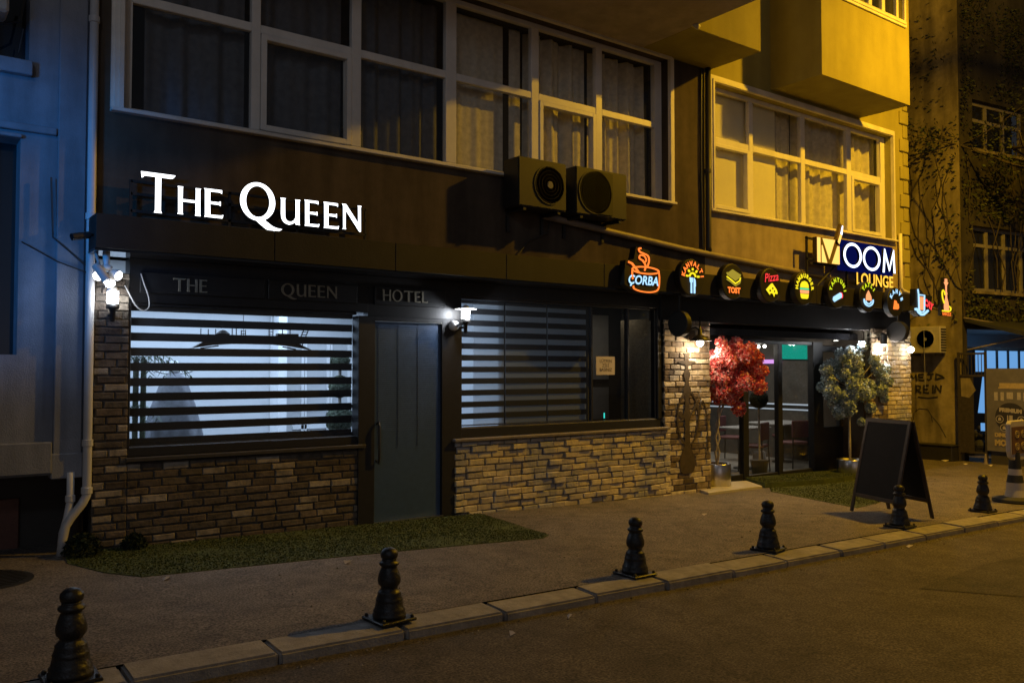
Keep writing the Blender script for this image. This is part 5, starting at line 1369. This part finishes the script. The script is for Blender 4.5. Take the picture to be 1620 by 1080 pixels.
# ------------------------------------------------------------------ right neighbour across the side street
t = thing('corner_building', 'weathered olive building across the side street with barred dark windows', 'building', (18, .5, g(18)))
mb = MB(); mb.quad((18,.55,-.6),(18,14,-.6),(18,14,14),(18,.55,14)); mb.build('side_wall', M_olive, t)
def rot(p, c=(18,.55), a=R(-8.3)):
    x, y = p[0]-c[0], p[1]-c[1]
    return (c[0]+x*math.cos(a)-y*math.sin(a), c[1]+x*math.sin(a)+y*math.cos(a), p[2])
def rotMB(mb):
    mb.v = [rot(p) for p in mb.v]; return mb
holes = [(18.36+.1, 20.4, 6.25, 7.30), (18.42, 21.2, 3.25, 4.62), (18.15, 26, -.3, 2.45)]
mb = MB(); grid_wall(mb, 18, 34, -.6, 14, holes, .55, .22); rotMB(mb).build('front_wall', M_olive_shade, t)
for a, b, c, d in holes[:2]:
    mb = MB(); y0, y1 = .68, .73
    mb.box(a, b, y0, y1, c, c+.07); mb.box(a, b, y0, y1, d-.07, d); mb.box(a, b, y0+.004, y1-.004, d-.42, d-.35)
    xx = a
    while xx < b: mb.box(xx, xx+.07, y0-.004, y1+.002, c+.07, d-.07); xx += .62
    w = rotMB(mb).build('window', M_wornf, t)
    mb = MB(); mb.quad((a,.715,c),(b,.715,c),(b,.715,d),(a,.715,d)); rotMB(mb).build('pane', M_glassd, w)
    mb = MB(); mb.quad((a-.1,.95,c-.1),(b+.1,.95,c-.1),(b+.1,.95,d+.1),(a-.1,.95,d+.1)); rotMB(mb).build('dark_room', M_box, w)
    mb = MB(); mb.box(a-.06, b+.06, .47, .55, c-.07, c-.01); rotMB(mb).build('sill', M_olive, w)
mb = MB()
mb.quad((18.15,3.2,-.3),(26,3.2,-.3),(26,3.2,2.5),(18.15,3.2,2.5)); mb.quad((18.15,.56,2.5),(26,.56,2.5),(26,3.2,2.5),(18.15,3.2,2.5)); mb.quad((18.15,.77,-.3),(18.15,3.2,-.3),(18.15,3.2,2.5),(18.15,.77,2.5))
rotMB(mb).build('kiosk_room', M_white, t)
# lit glazing of the small shop
t2 = thing('lit_shop_window', 'bright blue lit shop glazing above the banner at the right edge', 'window', (19, .3, 1.6))
mb = MB()
for k in range(8): mb.box(19.55+k*.42, 19.55+k*.42+.34, 1.3, 1.32, 1.55, 2.02)
rotMB(mb).build('glow_panels', E_sky, t2)
mb = MB(); mb.box(18.2, 23, 1.28, 1.36, 2.03, 2.10); mb.box(18.2, 23, 1.28, 1.36, 1.47, 1.54); mb.box(18.2, 19.49, 1.29, 1.35, 1.54, 2.03); mb.box(18.2, 23, 1.29, 1.35, -.3, 1.47)
for k in range(9): mb.box(19.49+k*.42, 19.54+k*.42, 1.28, 1.36, 1.54, 2.03)
rotMB(mb).build('frame', M_dkm, t2)
l = area_light('kiosk_light', (20.6, .9, 2.35), (0,0,0), 1.6, .6, 14, (.35,.62,1))
# awning
t2 = thing('awning', 'dark sloping awning over the small shop at the right edge', 'awning', (19, -.2, 2.4))
mb = MB(); mb.add([(18.0,.5,2.62),(26,.5,2.62),(26,-.9,2.30),(18.0,-.9,2.30),(18.0,.5,2.58),(26,.5,2.58),(26,-.9,2.20),(18.0,-.9,2.20)],
    [(0,1,2,3),(7,6,5,4),(0,3,7,4),(1,5,6,2),(3,2,6,7),(0,4,5,1)]); rotMB(mb).build('canopy', M_awn, t2)
mb = MB(); mb.tube([(17.98,.5,2.66),(19,.1,2.52),(26,-.3,2.50)], .02, 6); mb.tube([(18.1,-.85,2.28),(18.1,.5,2.0)], .016, 6); mb.build('rod', M_pipeg, t2)
# air conditioner on the side wall
t2 = thing('air_conditioner', 'cream outdoor unit on the graffiti wall across the side street', 'air conditioner', (17.7, 1.2, 1.93))
mb = MB(); mb.box(17.70, 17.96, .86, 1.56, 1.94, 2.50); mb.build('casing', M_acw, t2, bevel=.012)
mb = MB(); mb.lathe([(.20,-.012),(.20,-.002),(.185,-.002),(.185,-.012)], (17.70,1.17,2.235), 32, 'x'); mb.build('fan_ring', M_acw, t2)
mb = MB(); mb.lathe([(.185,-.003),(.003,-.004)], (17.70,1.17,2.235), 32, 'x'); mb.build('fan_well', M_box, t2)
mb = MB(); mb.tube([(17.682,1.19,2.42),(17.682,1.18,1.2)], .006, 5); mb.lathe([(.035,-.014),(.035,-.005)], (17.70,1.17,2.235), 16, 'x'); mb.build('cable', M_wire, t2)
mb = MB()
for k in range(9): mb.box(17.73, 17.94, .852, .859, 1.98+k*.055, 2.01+k*.055)
mb.build('side_vents', M_box, t2)
mb = MB(); mb.box(17.72, 17.999, .95, .99, 1.89, 1.935); mb.box(17.72, 17.999, 1.42, 1.46, 1.89, 1.935); mb.build('bracket', M_dkm, t2)
# graffiti strokes
gt = thing('graffiti', 'black sprayed two line scrawl on the olive side wall', 'graffiti', (17.99, 1.3, 1.1))
def G(ch):
    return {'M':[[(0,0),(.05,1),(.45,.35),(.8,1),(.9,0)]], 'E':[[(.7,1),(.05,.95),(.05,.05),(.75,0)],[(.05,.5),(.6,.5)]], 'J':[[(.1,.95),(.9,1)],[(.6,1),(.55,.2),(.3,0),(.05,.2)]],
            'D':[[(.1,0),(.1,.95),(.9,.6),(1.2,.35),(.1,.05)]], 'R':[[(.08,0),(.08,1),(.7,.85),(.6,.5),(.1,.45),(.8,0)]], 'I':[[(.2,0),(.2,1)]], 'N':[[(0,0),(.05,1),(.75,.05),(.8,1)]]}[ch]
def graf(word_, y0, z0, h, w, tilt):
    mb = MB(); y = y0
    for ch in word_:
        for st in G(ch):
            mb.tube([(17.997, y-px*w, z0+pz*h+tilt*(y0-y)) for px, pz in st], .020, 5)
        y -= w*(.5 if ch == 'I' else 1.12)
    mb.build('scrawl', M_graf, gt)
graf('MEJD', 1.66, 1.36, .13, .16, .05); graf('REIN', 1.55, 1.10, .16, .155, .02)
mb = MB(); mb.tube([(17.995,1.50,1.01),(17.995,1.30,.99),(17.995,1.08,1.02)], .012, 5); mb.build('underline', M_graf, gt)
mb = MB()
cr = [(17.997,1.62,.50),(17.997,1.60,.66),(17.997,1.48,.76),(17.997,1.30,.75),(17.997,1.22,.62),(17.997,1.05,.42),(17.997,.92,.18)]
mb.tube(cr, .007, 5); mb.tube([(17.997,1.22,.62),(17.997,1.20,.48)], .006, 5); mb.tube([(17.997,1.8,2.6),(17.997,1.2,2.9),(17.997,.7,2.75)], .008, 5)
tag(mb.build('wall_crack', M_graf, loc=(17.99,1.3,.5)), 'dark jagged crack in the olive side wall below the scrawl', 'crack')
mb = MB(); mb.box(17.62, 17.96, .62, 1.36, g(17.8), g(17.8)+.30); mb.box(17.60, 17.98, .60, 1.38, g(17.8)+.30, g(17.8)+.33)
tag(mb.build('trough', M_dkm, loc=(17.8,1,g(17.8)), bevel=.01), 'low dark trough at the foot of the graffiti wall', 'trough')
# gate
t2 = thing('metal_gate', 'rusty dark metal gate with torn posters between wall and banner', 'gate', (17.9, .3, g(17.9)))
mb = MB(); mb.box(17.88, 17.92, .57, .61, -.3, 1.95); mb.box(17.88, 17.92, .04, .08, -.3, 1.95); mb.box(17.885, 17.915, .08, .57, 1.90, 1.94); mb.box(17.885, 17.915, .08, .57, -.1, -.06); mb.box(17.885, 17.915, .08, .57, 1.45, 1.49)
for k in range(7): mb.box(17.893, 17.907, .13+k*.065, .14+k*.065, 1.49, 1.90)
mb.build('frame', M_fence, t2)
mb = MB(); mb.box(17.898, 17.904, .30, .57, -.06, 1.45); mb.build('sheet', M_fence, t2)
mb = MB(); mb.add([(17.89,.55,1.42),(17.89,.36,1.42),(17.89,.25,1.18),(17.89,.38,1.02),(17.89,.54,1.05)], [(0,1,2,3,4)]); mb.build('torn_poster', M_olive, t2)
mb = MB(); mb.add([(17.94,.11,1.45),(17.94,.09,.72),(17.94,.24,.72),(17.94,.14,1.45)], [(0,1,2,3)]); mb.box(17.94,17.95,.09,.19,.36,.52); tag(mb.build('light_gap', E_sky, loc=(17.94,.15,.7)), 'slanted pale blue glow seen through the gate beside the banner', 'light')
mb = MB()
random.seed(12)
for k in range(9):
    mb.ball((18.02+random.random()*.2, random.uniform(.1,.5), random.uniform(-.1,.5)), random.uniform(.06,.13), 6)
tag(mb.build('bag_heap', M_rubber, loc=(18.1,.3,0)), 'heap of dark bags behind the gate', 'bags')
# banner on the kiosk side
t2 = thing('shop_banner', 'grey banner with a dark round emblem and gold words at the right edge', 'banner', (17.85, -.5, 0))
mb = MB(); mb.box(17.85, 17.88, -1.35, .03, -.02, 1.62); mb.build('sheet', M_banner, t2)
mb = MB(); mb.lathe([(.285,-.008),(.285,-.001)], (17.85,-.42,.66), 40, 'x'); mb.build('emblem', M_bann2, t2)
def bx(mb, y0, y1, z0, z1, o=.014): mb.box(17.85-o, 17.85-o+.004, y0, y1, z0, z1)
for cy, cz in ((-.22,.62),(-.62,.62),(-.30,.45),(-.50,.45)):
    mb = MB()
    for q in ring(cy, cz, .075, .075, .014, 20):
        mb.add([(17.838,a,b) for a,b in q], [(0,1,2,3)])
    mb.add([(17.838,cy-.03,cz-.03),(17.838,cy+.03,cz-.03),(17.838,cy+.025,cz+.02),(17.838,cy,cz+.04),(17.838,cy-.025,cz+.02)], [(0,1,2,3,4)])
    mb.build('emblem_symbol', M_pale, t2)
mb = MB()
bx(mb, -.46, -.40, .56, .70); bx(mb, -.38, -.36, .57, .70)
mb.build('emblem_mark', M_pale, t2)
o = text('lettering', 'PREMIUM', .10, M_pale, t2, wall_place(17.84, -.42, .76, 1, 1, face='x', rot=R(-4)), .002, bold=.008)
text('lettering', 'DING CONI', .105, M_gold, t2, wall_place(17.84, -.12, .27, .9, 1, face='x'), .002, align='LEFT', bold=.007)
text('lettering', 'MOA YOU', .15, M_gold, t2, wall_place(17.84, -.12, .10, .9, 1, face='x'), .002, align='LEFT', bold=.010)
mb = MB(); bx(mb, -1.3, -.22, 1.25, 1.33, .004); bx(mb, -1.3, -.20, 1.22, 1.25, .006); mb.build('stripe', M_gold, t2)
mb = MB()
random.seed(4); yy = -.12
while yy > -1.2:
    w_ = random.uniform(.05,.12); bx(mb, yy-w_, yy, .98+random.uniform(0,.05), 1.15, .005); yy -= w_+random.uniform(.03,.09)
mb.build('worn_letters', M_pale, t2)
mb = MB(); mb.box(17.9, 19.2, -1.34, -.02, g(18), -.03); tag(mb.build('kiosk_counter', M_dark, loc=(18.4,-.6,g(18))), 'dark kiosk counter block behind the banner', 'counter')
mb = MB(); mb.lathe([(.04,0),(.03,.06),(.015,.20)], (17.75,.02,g(17.8)), 14); tag(mb.build('post_foot', M_pipeg, loc=(17.75,.02,g(17.8))), 'small pale post foot at the lower corner of the banner', 'post')

# creeper clinging to the corner building
random.seed(31); t2 = thing('creeper', 'tangled dark creeper spreading over the upper walls of the olive corner building', 'creeper', (18.6, .5, 3))
mb = MB(); vn = MB()
for k in range(26):
    x = random.uniform(18.02, 23); z = random.uniform(2.6, 3.4); p = [(x, .53, z)]
    for j in range(9):
        x += random.uniform(-.22,.22); z += random.uniform(.2,.6); p.append((x, .53-random.uniform(0,.03), z))
    vn.tube([rot(q) for q in p], .012, 4)
for k in range(9):
    y = random.uniform(.6, 2.4); z = random.uniform(2.6, 3.2); p = [(17.985, y, z)]
    for j in range(8):
        y = max(.58, y+random.uniform(-.2,.2)); z += random.uniform(.2,.5); p.append((17.985, y, z))
    vn.tube(p, .010, 4)
vn.build('stems', M_barkd, t2)
k = 0
while k < 7000:
    side = random.random() < .22
    u = random.uniform(0, 2.6) if side else random.uniform(0, 6); z = random.uniform(2.5, 9.5)
    dens = .5+.5*math.sin(u*2.3+1.1*z+(3 if side else 0))*math.sin(z*1.9-u*1.3)
    if not side and (.2 < u < 2.6 and 6.15 < z < 7.4 or .3 < u < 3.4 and 3.15 < z < 4.75): continue
    if random.random() > dens**1.5*(1.25 if not side else .55): continue
    k += 1
    c = Vector((17.97-random.random()*.05, .56+u, z)) if side else Vector(rot((18+u, .50-random.random()*.08, z)))
    a_ = Vector((random.gauss(0,1), random.gauss(0,1), random.gauss(0,1))).normalized()*random.uniform(.03,.055); b_ = a_.orthogonal().normalized()*.026
    mb.add([c-a_, c+b_, c+a_, c-b_], [(0,1,2,3)])
mb.build('foliage', M_leaf, t2)

# street tree on the right, its crown between the street light and the corner building
def street_tree(label, x, y, seed, h=11, rc=3.3, nleaf=11000):
    random.seed(seed); z0 = g(x); t = thing('street_tree', label, 'tree', (x, y, z0))
    br = MB(); tips = []
    def grow(p, d, L, r, lev):
        pts = [p]; q = p; dd = d
        for k in range(4):
            dd = (dd + Vector((random.gauss(0,.16), random.gauss(0,.16), random.gauss(0,.12)+.05))).normalized(); q = q+dd*L/4; pts.append(q)
        br.tube(pts, [r*(1-.16*i) for i in range(5)], 7 if lev < 2 else 5)
        if any(q.x < 16.4 for q in pts): pts = pts[:3]; return
        if lev >= 3:
            tips.extend(pts[1:]); return
        n = 4 if lev == 0 else (4 if lev == 1 else 3)
        for k in range(n):
            s = pts[random.choice((2,3,4))] if lev else pts[4]
            a = 2*PI*(k+random.random()*.6)/n; up = random.uniform(.15,.9) if lev == 0 else random.uniform(-.25,.6)
            nd = (Vector((math.cos(a), math.sin(a), up)) + dd*.5).normalized()
            grow(s, nd, L*random.uniform(.62,.82), r*.48, lev+1)
    grow(Vector((x,y,z0)), Vector((0,0,1)), 4.4, .15, 0)
    br.build('trunk', M_barkd, t, smooth=True)
    lf = MB()
    for k in range(nleaf):
        c = random.choice(tips)+Vector((random.gauss(0,.20), random.gauss(0,.20), random.gauss(0,.18)))
        u = Vector((random.gauss(0,1), random.gauss(0,1), random.gauss(0,1))).normalized()*random.uniform(.03,.06); v = u.orthogonal().normalized()*.026
        lf.add([c-u, c+v, c+u, c-v], [(0,1,2,3)])
    lf.build('crown', M_leaf, t)
street_tree('sparse street tree reaching in from the right before the olive building', 21.2, -1.9, 5, nleaf=15000)

# ------------------------------------------------------------------ sky and lights
w = bpy.data.worlds.new('World'); sc.world = w; w.use_nodes = True
nt = w.node_tree; bg = nt.nodes['Background']
sky = nn(nt, 'ShaderNodeTexSky'); sky.sky_type = 'NISHITA'; sky.sun_disc = False; sky.sun_elevation = R(4); sky.sun_rotation = R(200)
tint = nn(nt, 'ShaderNodeMix', data_type='RGBA', blend_type='MULTIPLY'); tint.inputs[0].default_value = 1
hs = nn(nt, 'ShaderNodeHueSaturation'); hs.inputs['Saturation'].default_value = .35
nt.links.new(sky.outputs[0], hs.inputs['Color']); nt.links.new(hs.outputs[0], tint.inputs[6]); tint.inputs[7].default_value = (.85,.9,1.1,1)
nt.links.new(tint.outputs[2], bg.inputs[0]); bg.inputs[1].default_value = .014

# sodium street light beyond the right of the frame
l = lamp_light('sodium_street_light', (13.3, -3.95, 8.1), 470, (1, .53, .012), .10)
# photometry of the luminaire: light falls mostly downwards and outwards, none goes up
ld = l.data; ld.use_nodes = True; lt = ld.node_tree; em = [q for q in lt.nodes if q.type == 'EMISSION'][0]
tcn = nn(lt, 'ShaderNodeTexCoord'); sx = nn(lt, 'ShaderNodeSeparateXYZ'); lt.links.new(tcn.outputs['Normal'], sx.inputs[0])
ng = nn(lt, 'ShaderNodeMath', operation='ABSOLUTE'); lt.links.new(sx.outputs['Z'], ng.inputs[0])
pw = nn(lt, 'ShaderNodeMath', operation='POWER'); pw.inputs[1].default_value = .6; lt.links.new(ng.outputs[0], pw.inputs[0])
fo = nn(lt, 'ShaderNodeLightFalloff'); lt.links.new(pw.outputs[0], fo.inputs['Strength']); q1 = nn(lt, 'ShaderNodeMath', operation='MULTIPLY'); q1.inputs[1].default_value = .25; lt.links.new(fo.outputs['Linear'], q1.inputs[0])
q2 = nn(lt, 'ShaderNodeMath', operation='MULTIPLY_ADD'); q2.inputs[1].default_value = 4.0; lt.links.new(fo.outputs['Quadratic'], q2.inputs[0]); lt.links.new(q1.outputs[0], q2.inputs[2])
lt.links.new(q2.outputs[0], em.inputs['Strength'])
# cool street light far to the left behind the camera
l = lamp_light('cool_street_light', (-2.5, -8.5, 7.0), 150, (.74, .83, 1), .5)
# added blue spot tinting the left house, mostly in place of lens flare
l = bpy.data.lights.new('blue_flare_spot', 'SPOT'); l.energy = 470; l.color = (.0,.30,1); l.spot_size = R(40); l.spot_blend = .8; l.shadow_soft_size = .3
o = bpy.data.objects.new('blue_flare_spot', l); COL.objects.link(o); o.location = (-1.9, -3.6, 3.2)
d = Vector((.55, 0, 3.0))-Vector(o.location); o.rotation_euler = d.to_track_quat('-Z', 'Y').to_euler()

# ------------------------------------------------------------------ camera and render settings
cam = bpy.data.cameras.new('Camera'); cam.sensor_width = 36; cam.lens = 30.0; cam.clip_end = 500
co = bpy.data.objects.new('Camera', cam); COL.objects.link(co)
co.location = (0, -8, 1.6); co.rotation_euler = (R(90+1.87), 0, -R(36.75))
sc.camera = co
sc.view_settings.view_transform = 'Standard'; sc.view_settings.look = 'None'; sc.view_settings.exposure = 0; sc.view_settings.gamma = 1
sc.cycles.use_denoising = True; sc.cycles.max_bounces = 8; sc.cycles.transparent_max_bounces = 16
sc.cycles.sample_clamp_indirect = 4
